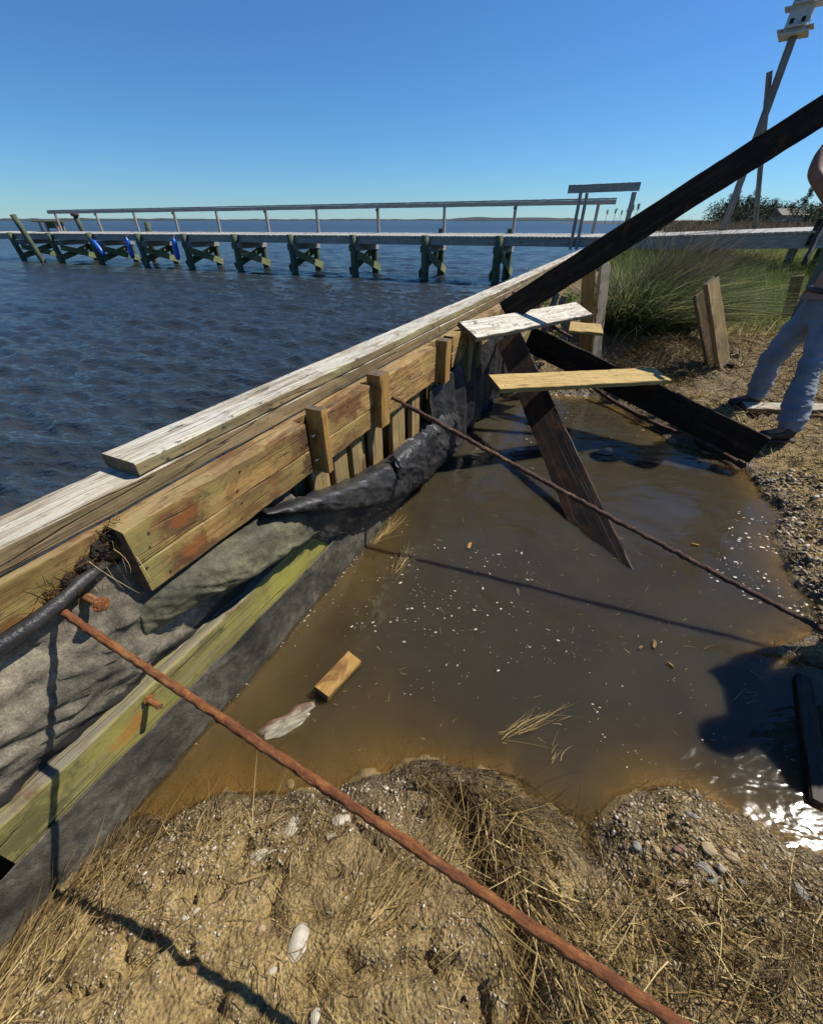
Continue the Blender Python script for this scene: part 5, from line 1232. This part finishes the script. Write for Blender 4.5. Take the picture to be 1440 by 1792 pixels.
# head: hair, ears, nose, eyes
hc = hd0.lerp(hd1, .55); fd = Vector((-.95, .25, -.05)).normalized()
bm = bmesh.new(); bmesh.ops.create_icosphere(bm, subdivisions=4, radius=.112)
bmesh.ops.delete(bm, geom=[v_ for v_ in bm.verts if v_.co.dot(fd)*.9-v_.co.z*.75 > .045], context='VERTS')
for v_ in bm.verts: v_.co *= 1+RS.randn()*.02
me = bpy.data.meshes.new('hair'); bm.to_mesh(me); bm.free(); obj('hair', me, m_hair, man, Matrix.Translation(hc+Vector((.015, 0, .012))))
sidev = fd.cross(UP).normalized()
def ball(name, P, r, mat, sc=(1, 1, 1)):
    bm = bmesh.new(); bmesh.ops.create_icosphere(bm, subdivisions=2, radius=r); me = bpy.data.meshes.new(name); bm.to_mesh(me); bm.free(); me.polygons.foreach_set('use_smooth', [True]*len(me.polygons))
    obj(name, me, mat, man, frame(P, fd, UP-fd*fd.z) @ Matrix.Diagonal((*sc, 1)))
for sg in (-1, 1):
    ball('ear', hc+sidev*sg*.088+Vector((.01, 0, -.015)), .03, m_skin, (.9, .35, 1.2)); ball('eye', hc+fd*.085+sidev*sg*.032+Vector((0, 0, -.005)), .012, m_bird)
ball('nose', hc+fd*.108+Vector((0, 0, -.035)), .02, m_skin, (1, .8, 1.4))
# hands: palm and five fingers closing on the beam's lower edge
def hand(wr, dr, up_, sgn):
    dr = dr.normalized(); sd_ = dr.cross(up_).normalized(); nm_ = sd_.cross(dr)
    v = [wr, wr+dr*.045]; e = [(0, 1)]; r = [.026, (.036, .018)]
    for k_, (off_, ln) in enumerate(((-.030, .072), (-.010, .080), (.011, .075), (.030, .058))):
        i0 = len(v); b0 = wr+dr*.085+sd_*off_
        v += [b0, b0+dr*ln*.5+nm_*.018, b0+dr*ln*.7+nm_*.05]; e += [(1, i0), (i0, i0+1), (i0+1, i0+2)]; r += [.0115, .009, .0075]
    i0 = len(v); v += [wr+dr*.03+sd_*sgn*.045+nm_*.012, wr+dr*.06+sd_*sgn*.06+nm_*.035]; e += [(1, i0), (i0, i0+1)]; r += [.012, .009]
    skin_mesh('hand', v, e, r, m_skin, man, 2, 1)
hand(wrF, wrF-elF, Vector((1, .3, 0)), 1); hand(wrN, wrN-elN, Vector((1, .3, 0)), -1)

# a second worker stands on the bank just outside the right edge; his shadow falls across the near pool
P2 = Vector((2.66, 1.26, 0)); P2.z = g1(P2.x, P2.y)
worker = thing('person', P2[:], 'second worker in jeans standing on the near right bank, only his shadow in view', 'person')
q_ = lambda x_, y_, z_: P2+Vector((x_, y_, z_))
wv_ = [q_(0, 0, .95), q_(0, 0, 1.2), q_(0, 0, 1.42), q_(0, 0, 1.5), q_(-.02, 0, 1.58), q_(-.02, 0, 1.72), q_(0, -.19, 1.42), q_(.03, -.25, 1.14), q_(-.08, -.22, .92), q_(0, .19, 1.42), q_(.03, .25, 1.14), q_(-.08, .22, .92), q_(0, -.1, .88), q_(0, -.13, .1), q_(0, .1, .88), q_(0, .13, .1)]
skin_mesh('body', wv_, [(0, 1), (1, 2), (2, 3), (3, 4), (4, 5), (2, 6), (6, 7), (7, 8), (2, 9), (9, 10), (10, 11), (0, 12), (12, 13), (0, 14), (14, 15)], [.13, .14, .13, .06, .085, .085, .065, .045, .035, .065, .045, .035, .08, .05, .08, .05], m_skin, worker)
skin_mesh('shirt', [q_(0, 0, .93), q_(0, 0, 1.2), q_(0, 0, 1.41), q_(0, -.19, 1.42), q_(.03, -.24, 1.18), q_(0, .19, 1.42), q_(.03, .24, 1.18)], [(0, 1), (1, 2), (2, 3), (3, 4), (2, 5), (5, 6)], [.16, .165, .145, .08, .065, .08, .065], m_olive, worker, 2, 1, .012)
skin_mesh('jeans', [q_(0, 0, 1.0), q_(0, 0, .92), q_(0, -.1, .84), q_(0, -.12, .48), q_(0, -.13, .06), q_(0, .1, .84), q_(0, .12, .48), q_(0, .13, .06)], [(0, 1), (1, 2), (2, 3), (3, 4), (1, 5), (5, 6), (6, 7)], [.15, .15, .115, .09, .085, .115, .09, .085], m_den, worker, 3, 1, .02)
for sg in (-.13, .13):
    skin_mesh('boot', [q_(.07, sg, .05), q_(0, sg, .06), q_(-.11, sg, .05), q_(-.21, sg, .04)], [(0, 1), (1, 2), (2, 3)], [.045, .05, .048, .038], m_boot, worker, 2, 1)
